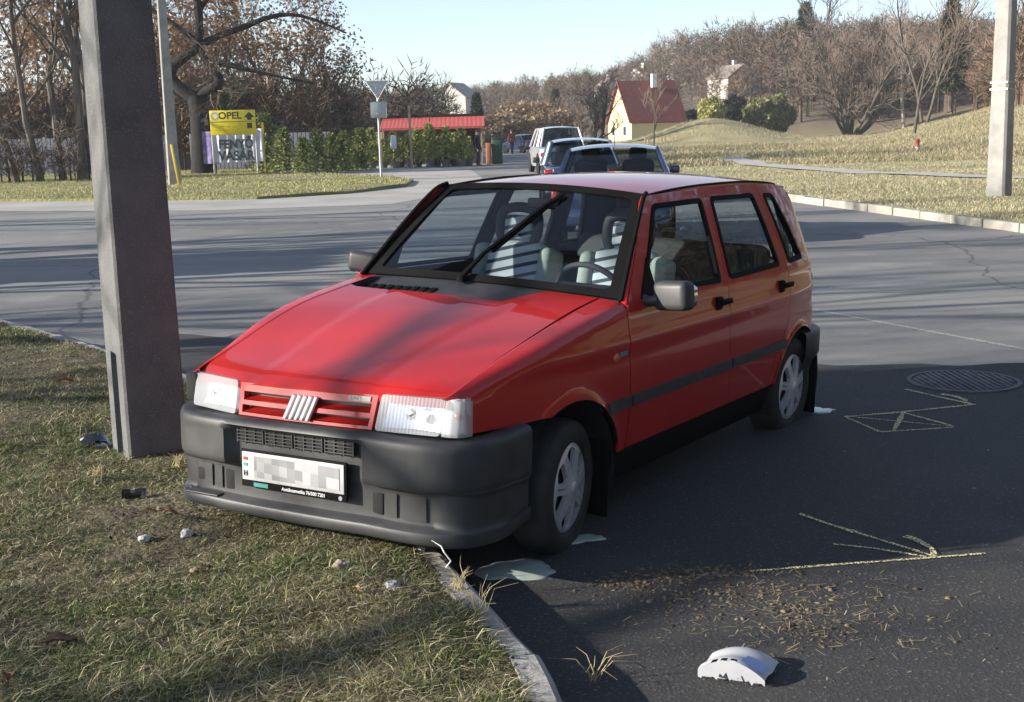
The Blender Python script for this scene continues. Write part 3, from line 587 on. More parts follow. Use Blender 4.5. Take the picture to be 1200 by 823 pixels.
w3 = fillet([(-2.228, .967), (-2.205, 1.15), (-2.165, 1.334), (-2.300, 1.328), (-2.39, 1.17), (-2.465, .974)], .03)
def Zroof(x, y): return 1.432 - .034 * (np.abs(y) / .55) ** 2.2 - .030 * np.abs((x + 1.70) / .80) ** 2.4 * (np.asarray(x) > -1.7) - .045 * np.abs((x + 1.70) / .85) ** 2.6 * (np.asarray(x) <= -1.7)
sides = [False, True]
doors = {}
for mir in sides:
    sy = -1 if mir else 1; fd = (0, -sy, 0)
    def P(name, loops, fn, mat, par=hatch, step=.035, fl=.012, gap=0.0, fdv=None):
        V, F = panel_vf(loops, fn, step, fl, fdv or (0, -1, 0), gap, mir); return obj(name, V, F, M[mat], par)
    fen = P('fender', [fo], Fend, 'red', gap=.002, step=.026)
    if not mir:
        fen['label'] = 'red front fender with small lamp and badge behind the wheel'
    d1o = P('front_door', [d1, w1], S, 'red', gap=.002, step=.03)
    d2o = P('rear_door', [d2, w2], S, 'red', gap=.002, step=.03)
    q = P('rear_quarter_panel', [qp, w3], S, 'red', gap=.002, step=.026)
    doors[mir] = (d1o, d2o, q)
    for lo_, w_, par in ((d1, w1, d1o), (d2, w2, d2o), (qp, w3, q)):
        P('door_lining', [offset_poly(lo_, .01), w_], Soff(-.024), 'interior', par, .09, 0)
    for w, par in ((w1, d1o), (w2, d2o), (w3, q)):
        P('window_glass', [w], Soff(-.012), 'glass', par, .06, 0, gap=.001)
        inner = offset_poly(w, .022)
        P('window_seal', [w, inner], Soff(.004), 'rubber', par, .03, .018)
    # rubbing strip in its lengths, each with a pale insert
    for a, b, par in ((-.235, -.424, fen), (-.440, -1.425, d1o), (-1.447, -2.125, d2o)):
        P('rubbing_strip', [[(a, .531), (a, .577), (b, .577), (b, .531)]], Soff(.013), 'black_plastic', par, .04, .016)
    # sill
    V, F = grid(24, 6, lambda u, v: (-.30 - u * 1.70, sy * (float(Yside(-.3 - u * 1.7, .345)) - .02 - .03 * v * v), .35 - v * .15)); 
    if mir: F = [f[::-1] for f in F]
    obj('sill', V, F, M['rubber'], hatch)
    # wheel arch liner
    for wx in (0, WB):
        V, F = grid(20, 2, lambda u, v: (wx + .36 * math.cos(R(-15 + 210 * u)), sy * (.745 - .30 * v), WZ + .36 * math.sin(R(-15 + 210 * u)))); obj('wheel_arch_liner', V, F, M['dark'], hatch)
        # black lip of the arch
        r = AR_F - .004; pts = [(wx + r * math.cos(a), WZ + r * math.sin(a)) for a in np.linspace(R(10 if wx else 66), R(160), 24)]
        V, F = tube([(x, sy * (float(Yside(x, z)) - .006), z) for x, z in pts], .007, 5); obj('wheel_arch_lip', V, F, M['rubber'], hatch)
    # mud flaps
    for wx, yy in ((-.315, .60), (WB - .30, .62)):
        V, F = box((wx, sy * (yy + .055), .235), (.012, .17, .33), .004); obj('mud_flap', V, F, M['rubber'], hatch)
    # door handles
    for hx, par in ((-1.30, d1o), (-2.075, d2o)):
        V, F = join(box((hx, 0, .862), (.055, .022, .062), .007), move(box((0, 0, 0), (.125, .022, .028), .009), (hx - .05, .016, .866)))
        V = [(v[0], sy * (v[1] + float(Yside(hx, .86)) + .004), v[2]) for v in V]; hd = obj('door_handle', V, F, M['rubber'], par)
    # A pillar strip between the door and the windscreen
    de = interp([(-.43, .945), (-.52, 1.03), (-.62, 1.133), (-.72, 1.235), (-.80, 1.318), (-.835, 1.352), (-.89, 1.379)], 30)
    we = interp([(-.445, .703, .962), (-.53, .676, 1.048), (-.63, .645, 1.150), (-.73, .614, 1.247), (-.81, .588, 1.320), (-.87, .568, 1.364), (-.925, .551, 1.382)], 30)
    def ap(u, v):
        i = min(29, int(round(u * 29))); x, z = de[i]; a = np.array([x + .004, float(Yside(x, z)) - .001, z]); b = we[i]; p = a + (b - a) * v
        bul = .005 * math.sin(math.pi * v); return (p[0] + bul * .6, sy * (p[1] + bul * .6), p[2] + bul * .5)
    V, F = grid(30, 7, ap); F = F if mir else [f[::-1] for f in F]; obj('windscreen_pillar', V, F, M['red'], hatch)
    V, F = tube([(p[0] + .004, sy * (p[1] + .004), p[2] + .004) for p in we], .011, 6); obj('pillar_gutter', V, F, M['rubber'], hatch)
    # mirror
    mp = join(xf(box((0, 0, 0), (.085, .185, .125), .03, 4), Matrix.Translation((-.615, .865, .985)) @ Matrix.Rotation(R(-14), 4, 'Z') @ Matrix.Rotation(R(6), 4, 'X')),
              tube([(-.60, .725, .955), (-.595, .765, .955), (-.60, .80, .965)], [.03, .022, .022], 8))
    kq = .82 if mir else 1.0; V = [((v[0] + .6) * kq - .6, sy * ((v[1] - .73) * kq + .73), (v[2] - .955) * kq + .955 + (.02 if mir else 0)) for v in mp[0]]; F = mp[1] if not mir else [f[::-1] for f in mp[1]]
    mo = obj('door_mirror', V, F, M['black_plastic'], d1o)
    V, F = panel_vf([[(-.565, .965), (-.715, 1.125), (-.715, .962)]], Soff(.006), .03, .02, (0, -1, 0), 0, mir); obj('mirror_mount', V, F, M['rubber'], d1o)
    V, F = xf(box((0, 0, 0), (.006, .15, .09), .02), Matrix.Translation((-.661, .876, .985)) @ Matrix.Rotation(R(-14), 4, 'Z')); obj('mirror_glass', [(v[0], sy * v[1], v[2]) for v in V], F, M['chrome'], d1o)
    # roof gutter
    gx = np.linspace(-.89, -2.45, 30); V, F = tube([(x, sy * (float(Yside(x, 1.386)) - .012), float(Zroof(x, .553)) + .002) for x in gx], .008, 6); obj('roof_gutter', V, F, M['rubber'], hatch)
# fender badge and side repeater on the visible flank
V, F = panel_vf([[(-.345, .752), (-.345, .770), (-.405, .772), (-.405, .754)]], Soff(.004), .02, .005); obj('fender_badge', V, F, M['teal'], [c for c in hatch.children if c.name.startswith('fender')][0])
V, F = xf(lathe([(0, .012), (.016, .010), (.021, 0)], 16), Matrix.Translation((-.315, float(Yside(-.315, .752)), .752)) @ Matrix.Rotation(R(-90), 4, 'X')); obj('side_repeater', V, F, M['amber'], [c for c in hatch.children if c.name.startswith('fender')][0])
# ---- bonnet
def xfront(y): return .688 - .05 * (np.abs(y) / .64) ** 2.4
def Zbon(x, y):
    x = np.asarray(x, float); y = np.abs(np.asarray(y, float)); yc = ycut(x)
    zs = zsh(x); s0 = zs - FR; y0 = Yside(x, s0); zb = s0 + FR * math.sin(1.3) + np.clip((y0 - FR * (1 - math.cos(1.3)) - yc), 0, None) * .10
    ycr = .33 - .06 * sstep(-.4, .65, x)
    t = np.clip((yc - y) / (yc - ycr), 0, 1.0)
    z = zb + (yc - ycr) * .018 * t + .004 * (1 - np.clip(y / ycr, 0, 1) ** 2) + .004 * sstep(ycr + .018, ycr - .006, y)
    f = np.clip((x - (xfront(y) - .11)) / .11, 0, 1); return z - .030 * f ** 2.6 - .002
def Bon(u, v): return np.stack([u, v, Zbon(u, v)], 1)
ys = np.linspace(-1, 1, 41)
bo = [(float(xfront(y * .642)), y * .642) for y in ys]
bo += [(x, float(ycut(x)) - .006 - .016 * float(sstep(.5, -.3, x))) for x in np.linspace(.60, -.455, 24)] + [(-.455, .34), (-.225, .255), (-.222, .0), (-.226, -.3), (-.24, -.56)] + [(x, -float(ycut(x))) for x in np.linspace(-.27, .60, 24)]
V, F = panel_vf([bo], Bon, .026, .018, (0, 0, -1), .006); bon = obj('bonnet', V, F, M['red'], hatch)
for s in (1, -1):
    obj('bonnet_gap_shade', *tube([(x, s * (float(ycut(x)) - .010), float(Zbon(x, ycut(x))) - .022) for x in np.linspace(-.44, .63, 30)], .0180, 6), M['dark'], hatch)  # added dark tube; its near-black colour is the shade in the shut line
# ---- cowl of black plastic under the windscreen
def wbase(y): return -.445 - .02 * (y / .66) ** 2, .985 - .018 * (y / .66) ** 2      # x,z of the windscreen foot
def cowl(u, v):
    y = (-1 + 2 * u) * .685; xb, zb = wbase(y); x0 = -.17; z0 = float(Zbon(-.17, y)) - .035
    x = x0 + (xb - .01 - x0) * v; return (x, y, z0 + (zb - .004 - z0) * v ** 1.4)
V, F = grid(40, 8, cowl); cw = obj('cowl_panel', V, F, M['black_plastic'], hatch)
for k in range(9):
    y = -.60 + k * .05; xb, zb = wbase(y); V, F = xf(box((0, 0, 0), (.05, .034, .006), .002), Matrix.Translation((-.335, y, cowl((y / .685 + 1) / 2, .58)[2] + .003)) @ Matrix.Rotation(R(16), 4, 'Y')); obj('cowl_vent', V, F, M['rubber'], cw)
# ---- windscreen
def wscr(u, v, off=0.0, hw0=.665, hw1=.535):
    t = np.asarray(v, float); a = -1 + 2 * np.asarray(u, float); hw = hw0 + (hw1 - hw0) * t; y = a * hw
    x = (-.445 - .02 * a * a) * (1 - t) + (-.925 + .012 * 0 - .0 * a * a) * t + .02 * np.sin(np.pi * t) - .018 * a * a * np.sin(np.pi * t) - .0
    z = (.985 - .018 * a * a) * (1 - t) + (1.403 - .026 * a * a) * t + .012 * np.sin(np.pi * t)
    return np.stack([x + off * .65, y, z + off * .75], -1)
obj('windscreen', *grid(25, 17, lambda u, v: tuple(wscr(u, v))), M['glass_screen'], hatch)
ring_o = [(0, 0), (1, 0), (1, 1), (0, 1)]; ring_i = fillet([(.050, .062), (.950, .062), (.945, .935), (.055, .935)], .04, 5)
V, F = panel_vf([ring_o, ring_i], lambda u, v: wscr(u, v, .006, .708, .556), .03, .012, (-.6, 0, -.6)); obj('windscreen_seal', V, F, M['rubber'], hatch)
# wiper: arm and blade with its bracket
def wsp(u, v, off): return Vector(wscr(u, v, off).tolist())
def uv_of(y, v): hw = .665 + (.535 - .665) * v; return (y / hw + 1) / 2
wp = link('wiper', mesh('wiper', *join(lathe([(.0, .03), (.022, .028), (.026, 0)], 14))), M['rubber'], hatch)
wp.location = wsp(uv_of(-.10, .0), .0, .015) + Vector((.01, 0, -.012))
a0 = wsp(uv_of(-.10, .02), .02, .025); a1 = wsp(uv_of(-.10, .45), .45, .03); b0 = wsp(uv_of(-.02, .26), .26, .016); b1 = wsp(uv_of(.165, .90), .90, .016)
loc = wp.location
sub = lambda p: tuple(Vector(p) - loc)
a0, a1, b0, b1 = [Vector(sub(p)) for p in (a0, a1, b0, b1)]; bmid = b0.lerp(b1, .52)
obj('wiper_arm', *join(tube([a0 - Vector((-.02, 0, .01)), a0.lerp(bmid, .35) + Vector((.02, 0, .015)), bmid + Vector((.012, 0, .012))], [.015, .011, .010], 6)), M['rubber'], wp)
obj('wiper_blade', *join(tube([b0, b0.lerp(b1, .5), b1], .010, 5), tube([b0.lerp(b1, .12), b0.lerp(b1, .3) + Vector((.012, 0, .012)), bmid + Vector((.014, 0, .014)), b0.lerp(b1, .72) + Vector((.012, 0, .012)), b0.lerp(b1, .9)], .010, 5)), M['rubber'], wp)
# ---- roof
def Roof(u, v): return np.stack([u, v, Zroof(u, v)], 1)
def roofw(x): return .556 - .012 * np.clip((-2.1 - x) / .5, 0, 1) - .010 * np.clip((x + 1.0) / .1, 0, 1)
xr = np.linspace(-.922, -2.56, 24); ro = [(x, float(roofw(x))) for x in xr] + [(-2.585, .3), (-2.59, 0), (-2.585, -.3)] + [(x, -float(roofw(x))) for x in xr[::-1]] + [(-.935, -.27), (-.938, 0), (-.935, .27)]
obj('roof', *panel_vf([ro], Roof, .045, .02, (0, 0, -1)), M['red'], hatch)
obj('roof_lining', *grid(14, 10, lambda u, v: (-.97 - 1.55 * u, -.53 + 1.06 * v, float(Zroof(-.97 - 1.55 * u, -.53 + 1.06 * v)) - .035)), M['liner'], hatch)
# ---- tail: hatch door, rear window, lamps, bumper
def tail(u, v):
    u = np.asarray(u, float); v = np.asarray(v, float)                      # u = y, v = z
    x = np.interp(v, [.35, .5, .80, .95, 1.12, 1.28, 1.36], [-2.83, -2.86, -2.87, -2.845, -2.77, -2.685, -2.60]); return np.stack([x + .09 * (np.abs(u) / .62) ** 3, u, v], 1)
tw = fillet([(-.50, .93), (.50, .93), (.45, 1.30), (-.45, 1.30)], .04)
obj('tailgate', *panel_vf([[(-.62, .42), (.62, .42), (.66, .80), (.61, 1.0), (.53, 1.33), (-.53, 1.33), (-.61, 1.0), (-.66, .80)], tw], tail, .05, .015, (1, 0, 0)), M['red'], hatch)
obj('tailgate_lining', *panel_vf([[(-.60, .42), (.60, .42), (.62, .80), (.57, 1.0), (.50, 1.33), (-.50, 1.33), (-.57, 1.0), (-.62, .80)], tw], lambda u, v: tail(u, v) + np.array([.03, 0, 0]), .09, 0), M['interior'], hatch)
obj('rear_window', *panel_vf([tw], tail, .08, 0), M['glass'], hatch)
for s in (-1, 1):
    obj('tail_lamp', *panel_vf([[(s * .665, .60), (s * .665, .86), (s * .57, .86), (s * .57, .60)]], lambda u, v: tail(u, v) - np.array([.012, 0, 0]), .04, .03, (1, 0, 0)), M['redlens'], hatch)
rb = interp([(-2.46, .765), (-2.62, .765), (-2.78, .72), (-2.88, .60), (-2.915, .3), (-2.92, 0), (-2.915, -.3), (-2.88, -.60), (-2.78, -.72), (-2.62, -.765), (-2.46, -.765)], 41)
prof = [(.06, .565), (.02, .56), (.004, .55), (0, .53), (0, .42), (.01, .40), (.025, .37), (.04, .32), (.06, .30)]
def rbf(u, v):
    i = int(round(u * 40)); p = rb[i]; q = rb[min(i + 1, 40)] - rb[max(i - 1, 0)]; n = np.array([q[1], -q[0]]); n /= np.linalg.norm(n); d, z = prof[int(round(v * 8))]
    return (p[0] - n[0] * d, p[1] - n[1] * d, z)
obj('rear_bumper', *grid(41, 9, rbf), M['black_plastic'], hatch)
# ---- nose: front plane
def xnose(y, z): return .712 - (np.asarray(z, float) - .585) * .24 - .040 * (np.abs(y) / .62) ** 2.2
def nose(off=0.0):
    return lambda u, v: np.stack([xnose(u, v) + off, u, v], 1)
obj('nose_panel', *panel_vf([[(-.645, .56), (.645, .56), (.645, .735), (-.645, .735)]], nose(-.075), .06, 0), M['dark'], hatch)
gl = [(-.335, .592), (.335, .592), (.345, .716), (-.345, .716)]
slots = []
for s in (-1, 1):
    for (z0, z1) in ((.603, .633), (.650, .684)):
        slots.append([(s * .045 + (z0 - .63) * .25, z0), (s * .318, z0), (s * .322, z1), (s * .045 + (z1 - .63) * .25, z1)])
gr = obj('grille', *panel_vf([gl] + slots, nose(.0), .03, .035, (-1, 0, 0)), M['red'], hatch)
for z in (.606, .653):
    for s in (-1, 1):
        V, F = grid(8, 2, lambda u, v: (float(xnose(s * (.05 + .27 * u), z)) - .002 - .045 * v, s * (.05 + .27 * u), z + .010 * v)); obj('grille_fin', V, F, M['red'], gr)
V, F = panel_vf([[(-.33, .598), (.33, .598), (.33, .70), (-.33, .70)]], nose(-.05), .06, 0); obj('grille_backing', V, F, pmat('grille_backing', (.22, .22, .21), rough=.7), gr)
for k in range(5):
    y = -.056 + k * .028
    V, F = join(tube([(float(xnose(y, .60)) + .010, y - .016, .602), (float(xnose(y, .70)) + .010, y + .014, .692)], .0095, 6)); obj('emblem_bar', V, F, M['emblem'], gr)
bd = obj('grille_badge', *panel_vf([[(.215, .690), (.315, .690), (.317, .709), (.217, .709)]], nose(.004), .03, .006, (-1, 0, 0)), pmat('badge_plate', (.12, .13, .13), (.25, .27, .26), scale=60, rough=.3), gr)
V, F = textmesh('UNO', .022); V = [(float(xnose(.25 + v[0], .7)) + .0055, .25 + v[0], .6995 + v[1]) for v in V]; obj('badge_lettering', V, F, M['chrome'], gr)
for s in (1, -1):
    hl = [(s * .352, .592), (s * .622, .604), (s * .628, .734), (s * .362, .722)]
    hl = fillet(hl, .012, 3)
    h = obj('headlight', *panel_vf([hl], nose(.004), .03, .055, (-1, 0, 0)), M['lens'], hatch)
    obj('reflector', *panel_vf([offset_poly(hl, .004)], lambda u, v: np.stack([xnose(u, v) - .062 + .045 * np.clip(((np.abs(u) - .49) / .14) ** 2 + ((v - .663) / .11) ** 2, 0, 2) * .5, u, v], 1), .02, 0), M['reflector'], h)
    obj('bulb_shield', *xf(lathe([(0, .02), (.018, .016), (.02, 0)], 14), Matrix.Translation((.655, s * .49, .663)) @ Matrix.Rotation(R(90), 4, 'Y')), M['chrome'], h)
    cp = interp([(.668, .632), (.664, .66), (.650, .690), (.615, .708), (.560, .722)] if False else [(.676, .630), (.671, .662), (.655, .692), (.628, .708), (.602, .714)], 12)
    def corner(u, v):
        i = int(round(u * 11)); z = .607 + v * .128; return (cp[i][0] - (z - .60) * .22 * (1 - u) - .0, s * (cp[i][1] + .004), z)
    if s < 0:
        obj('lamp_cavity_shade', *box((.60, -.655, .668), (.10, .07, .12), .01), M['dark'], hatch); continue  # solid block coloured as the shade inside the missing lamp's socket
    V, F = grid(12, 6, corner); F = F if s > 0 else [f[::-1] for f in F]; c_ = obj('corner_lamp', V, F, M['lens_corner'], hatch)
    V, F = grid(12, 6, lambda u, v: tuple(np.array(corner(u, v)) + np.array([-.03, -s * .03, 0]))); obj('lamp_housing', V, F, M['reflector'], c_)
    V, F = xf(lathe([(0, .02), (.012, .016), (.014, 0)], 12), Matrix.Translation((.625, s * .672, .675)) @ Matrix.Rotation(R(s * 40), 4, 'Z') @ Matrix.Rotation(R(90), 4, 'Y')); obj('amber_bulb', V, F, M['amber'], c_)
    # red surround under and beside the lamps
    obj('lamp_surround', *tube([(float(xnose(.35, .588)) - .01, s * .345, .588), (float(xnose(.62, .598)) - .012, s * .63, .598), (.60, s * .705, .600)], .006, 5), M['rubber'], hatch)
# ---- front bumper
bp_l = [(.778, 0), (.776, .2), (.766, .40), (.745, .555), (.708, .655), (.640, .728), (.555, .764), (.45, .778), (.32, .782)]
bpath = interp([(x, -y) for x, y in bp_l[:0:-1]] + bp_l, 121); bn = np.gradient(bpath, axis=0); bn = np.stack([bn[:, 1], -bn[:, 0]], 1); bn /= np.linalg.norm(bn, axis=1, keepdims=True)
bprof = [(.085, .588), (.04, .590), (.018, .587), (.007, .580), (.001, .568), (0, .55), (0, .54), (0, .50), (0, .46), (0, .43), (.002, .415), (.008, .404), (.026, .399), (.050, .394), (.054, .37), (.054, .33), (.054, .29), (.052, .270), (.040, .262), (.010, .257), (.005, .25), (.007, .225), (.014, .21), (.03, .202), (.07, .20)]
NB = len(bprof)
def bump_pt(i, j):
    p = bpath[i]; d, z = bprof[j]; y = abs(p[1])
    cen = float(sstep(.345, .315, y)); zc = float(sstep(.556, .545, z) * sstep(.262, .275, z)); d = d * (1 - cen * zc) + cen * zc * max(d, .05)
    side = float(sstep(.30, .50, .80 - p[0])); 
    if z < .40: d = d * (1 - .75 * sstep(.60, .74, y))
    z2 = z + (.012 * side if z > .5 else 0) + (.035 * side if z < .26 else 0)
    damp = 0.0
    if p[1] < -.45 and z < .40: z2 -= .012 * float(sstep(-.45, -.7, p[1]))
    return (p[0] - bn[i][0] * d, p[1] - bn[i][1] * d, z2)
V, F = grid(121, NB, lambda u, v: bump_pt(int(round(u * 120)), int(round(v * (NB - 1))))); fb = obj('front_bumper', V, F, M['black_plastic'], hatch)
# intake slots in the recess: four framed vents with slats
for k in range(4):
    y0 = -.300 + k * .150; y1 = y0 + .142
    fr = box((.736, (y0 + y1) / 2, .522), (.010, .134, .056), .002); v_ = obj('intake_vent', *fr, M['dark'], fb)
    V, F = join(*[box((.744, (y0 + y1) / 2, .502 + q * .0132), (.008, .134, .004)) for q in range(4)] + [box((.7445, y0 + .003 + q * .0453, .522), (.006, .004, .056)) for q in range(4)]); obj('vent_slats', V, F, M['black_plastic'], v_)
# blank fog lamp covers in the lower recess
for s in (1, -1):
    for (ya, yb) in ((.41, .475), (.485, .60)):
        ii = [i for i in range(121) if ya <= s * bpath[i][1] <= yb]
        ii = [ii[int(round(q))] for q in np.linspace(0, len(ii) - 1, 6)]
        V, F = grid(6, 4, lambda u, v: (lambda i, z: (bpath[i][0] - bn[i][0] * .047, bpath[i][1] - bn[i][1] * .047, z))(ii[int(round(u * 5))], .285 + v * .09)); obj('fog_lamp_cover', V, F, M['black_plastic'], fb)
# number plate in its holder
pl = obj('number_plate', *box((.762, 0, .408), (.004, .515, .112), .0015), pmat('plate_white', (.44, .44, .43), (.52, .52, .51), scale=25, rough=.6), hatch)
hd = obj('plate_holder', *box((.755, 0, .398), (.010, .535, .150), .004), M['rubber'], pl)
mm = bpy.data.materials.new('plate_smudge'); mm.use_nodes = True; n_ = mm.node_tree; b_ = n_.nodes['Principled BSDF']; b_.inputs['Roughness'].default_value = .6; b_.inputs['Specular IOR Level'].default_value = .2
tc_ = n_.nodes.new('ShaderNodeTexCoord'); sn_ = n_.nodes.new('ShaderNodeVectorMath'); sn_.operation = 'SNAP'; sn_.inputs[1].default_value = (.04, .04, .04)
wn_ = n_.nodes.new('ShaderNodeTexWhiteNoise'); cr_ = n_.nodes.new('ShaderNodeValToRGB'); cr_.color_ramp.elements[0].color = (.24, .24, .25, 1); cr_.color_ramp.elements[1].color = (.46, .46, .47, 1)
n_.links.new(tc_.outputs['Object'], sn_.inputs[0]); n_.links.new(sn_.outputs['Vector'], wn_.inputs['Vector']); n_.links.new(wn_.outputs['Value'], cr_.inputs['Fac']); n_.links.new(cr_.outputs['Color'], b_.inputs['Base Color'])
obj('plate_face', *box((.7645, .022, .408), (.003, .43, .085)), mm, pl)
obj('plate_flag', *join(box((.7645, -.238, .438), (.003, .022, .012))), M['flagred'], pl)
obj('plate_flag', *join(box((.7645, -.238, .414), (.003, .022, .012))), M['teal'], pl)
V, F = textmesh('H', .03, 0, .001); obj('plate_letter', [(.7665, -.238 + v[0], .378 + v[1]) for v in V], F, M['navy'], pl)
obj('holder_print', *box((.7605, -.163, .336), (.003, .075, .016)), M['teal'], pl)
V, F = textmesh('Autókozmetika 76/500 7201', .019, 0, .0004); obj('holder_lettering', [(.7612, .055 + v[0], .335 + v[1]) for v in V], F, M['white_paint'], pl)
obj('holder_disc', *xf(lathe([(0, .002), (.009, .002), (.009, 0)], 14), Matrix.Translation((.760, .238, .335)) @ Matrix.Rotation(R(90), 4, 'Y')), M['liner'], pl)
# torn undertray, hole and hanging wire from the knock
obj('torn_trim', *join(box((.735, -.50, .262), (.05, .19, .008), .003), tube([(.73, -.38, .245), (.74, -.50, .24), (.70, -.62, .262)], .008, 6)), M['black_plastic'], fb)
obj('torn_hole_shade', *box((.676, -.525, .325), (.05, .105, .05), .004), M['dark'], fb)  # near-black block painting the shade within the tear
for s in (1, -1): obj('bumper_opening_shade', *box((.691, s * .375, .325), (.05, .055, .085), .006), M['dark'], fb)  # solid dark boxes; their black stands for shade inside the openings
obj('hanging_wire', *tube([(.70, .60, .25), (.715, .625, .235), (.70, .655, .215), (.71, .675, .20), (.69, .69, .165), (.70, .675, .14)], .003, 5), M['white_paint'], fb)
# chassis underside, bulkhead and boot floor
obj('underbody', *join(box((-1.15, 0, .275), (2.9, 1.36, .12), .03), box((.42, 0, .40), (.55, 1.10, .28), .05), box((-2.45, 0, .42), (.7, .84, .25), .05), box((-.36, 0, .60), (.10, 1.30, .55), .02)), M['dark'], hatch)
# ---- wheels
def wheel(px, py, steer, s):
    ty = [(.155, -.075), (.18, -.083), (.225, -.086), (.252, -.080), (.266, -.068), (.272, -.05), (.2735, -.02), (.2735, .02), (.272, .05), (.266, .068), (.252, .080), (.225, .086), (.20, .084), (.186, .079), (.18, .070)]
    w = link('wheel', mesh('wheel', *lathe([(0, .055), (.17, .05), (.18, .02), (.18, -.07)], 32, 'y')), M['dark'], hatch, (px, py, WZ), (0, 0, steer if s > 0 else steer + math.pi))
    obj('tyre', *lathe(ty, 48, 'y'), M['tyre'], w)
    holes = []
    for k in range(7):
        a = 2 * math.pi * k / 7 + .2; da = 2 * math.pi / 7
        def pol(r, q): return (r * math.cos(q), r * math.sin(q))
        h_ = [pol(.075, a + da * .5 - .13), pol(.155, a + da * .5 - .31), pol(.165, a + da * .5 - .12), pol(.167, a + da * .5), pol(.165, a + da * .5 + .12), pol(.155, a + da * .5 + .31), pol(.075, a + da * .5 + .13), pol(.066, a + da * .5)]
        holes.append(fillet(h_, .012, 3))
        holes.append([pol(.080, a - .028), pol(.150, a - .022), pol(.150, a + .022), pol(.080, a + .028)])
    def dome(u, v):
        r = np.hypot(u, v); y = .090 - .004 * (r / .1) ** 2 - .012 * sstep(.16, .188, r) + .004 * sstep(.05, .03, r); return np.stack([u, y, v], 1)
    parts = [panel_vf([[(.187 * math.cos(q), .187 * math.sin(q)) for q in np.linspace(0, 2 * math.pi, 64, endpoint=False)]] + holes, dome, .014, .02, (0, -1, 0)), lathe([(0, .098), (.022, .097), (.030, .092), (.032, .085)], 24, 'y')]
    obj('hubcap', *join(*parts), M['silver'], w)
wheel(0, .664, .19, 1); wheel(0, -.664, .19, -1); wheel(WB, .655, 0, 1); wheel(WB, -.655, 0, -1)
# ---- interior
def seat_mat():
    m = bpy.data.materials.new('striped_seat_cloth'); m.use_nodes = True; n = m.node_tree; b = n.nodes['Principled BSDF']; b.inputs['Roughness'].default_value = .95
    tc = n.nodes.new('ShaderNodeTexCoord'); mp = n.nodes.new('ShaderNodeMapping'); mp.inputs['Rotation'].default_value = (R(-14), 0, 0); n.links.new(tc.outputs['Object'], mp.inputs['Vector'])
    wv = n.nodes.new('ShaderNodeTexWave'); wv.bands_direction = 'Z'; wv.inputs['Scale'].default_value = 6.2; wv.inputs['Distortion'].default_value = 0; n.links.new(mp.outputs['Vector'], wv.inputs['Vector'])
    cr = n.nodes.new('ShaderNodeValToRGB'); cr.color_ramp.elements[0].position = .22; cr.color_ramp.elements[0].color = (.05, .06, .08, 1); cr.color_ramp.elements[1].position = .32; cr.color_ramp.elements[1].color = (.46, .50, .52, 1)
    n.links.new(wv.outputs['Fac'], cr.inputs['Fac']); n.links.new(cr.outputs['Color'], b.inputs['Base Color']); return m
SM = seat_mat()
for s in (1, -1):
    cx, cy = -1.08, s * .315
    st = obj('front_seat', *xf(box((0, 0, 0), (.13, .34, .60), .05, 4), Matrix.Translation((cx - .07, cy, .80)) @ Matrix.Rotation(R(-14), 4, 'Y')), SM, hatch)
    obj('seat_bolster', *join(*[xf(box((0, 0, 0), (.16, .085, .58), .04, 4), Matrix.Translation((cx - .065, cy + k * .195, .785)) @ Matrix.Rotation(R(-14), 4, 'Y')) for k in (-1, 1)] + [box((cx + .23, cy, .50), (.48, .46, .16), .05, 3)]), M['bolster'], st)
    hr = interp([(cx - .115, -.09, 1.08), (cx - .125, -.115, 1.15), (cx - .135, -.10, 1.24), (cx - .14, 0, 1.265), (cx - .135, .10, 1.24), (cx - .125, .115, 1.15), (cx - .115, .09, 1.08)], 24)
    obj('headrest', *tube([(p[0], cy + p[1], p[2]) for p in hr], .026, 8), M['interior'], st)
    obj('headrest_pad', *xf(box((0, 0, 0), (.04, .17, .12), .02, 3), Matrix.Translation((cx - .128, cy, 1.165)) @ Matrix.Rotation(R(-8), 4, 'Y')), SM, st)
obj('rear_seat', *join(xf(box((0, 0, 0), (.14, 1.18, .55), .05, 3), Matrix.Translation((-2.22, 0, .78)) @ Matrix.Rotation(R(-18), 4, 'Y')), box((-1.98, 0, .50), (.48, 1.18, .16), .05, 3)), M['interior'], hatch)
obj('dashboard', *grid(16, 14, lambda u, v: (lambda q: (q[0], -.66 + 1.32 * u, q[1] - .02 * (2 * u - 1) ** 2))(interp([(-.47, .93), (-.60, .945), (-.72, .945), (-.80, .92), (-.82, .85), (-.80, .72), (-.72, .55)], 14)[int(round(v * 13))])), M['interior'], hatch)
V, F = join(*[xf(box((0, 0, 0), (.20, .36, .08), .03, 3), Matrix.Translation((-.72, .36, .935)))]); obj('instrument_hood', V, F, M['interior'], hatch)
SWM = Matrix.Translation((-.845, .34, .90)) @ Matrix.Rotation(R(-62), 4, 'Y')
th = np.linspace(0, 2 * math.pi, 41); V, F = join(tube([(.185 * math.cos(a), .185 * math.sin(a), 0) for a in th], .014, 8, False), box((0, 0, -.02), (.11, .13, .04), .015), *[tube([(0, 0, -.02), (.18 * math.cos(a), .18 * math.sin(a), 0)], .015, 6) for a in (R(90), R(-90), R(180))])
obj('steering_wheel', *xf((V, F), SWM), M['interior'], hatch)
obj('inner_trim', *join(*[grid(12, 6, lambda u, v: (-.45 - 2.1 * u, s * (float(Yside(-.45 - 2.1 * u, .3 + .62 * v)) - .06), .30 + .62 * v)) for s in (1, -1)]), M['interior'], hatch)
obj('interior_mirror', *xf(box((0, 0, 0), (.03, .17, .05), .012), Matrix.Translation((-.90, .03, 1.315)) @ Matrix.Rotation(R(10), 4, 'Z')), M['rubber'], hatch)

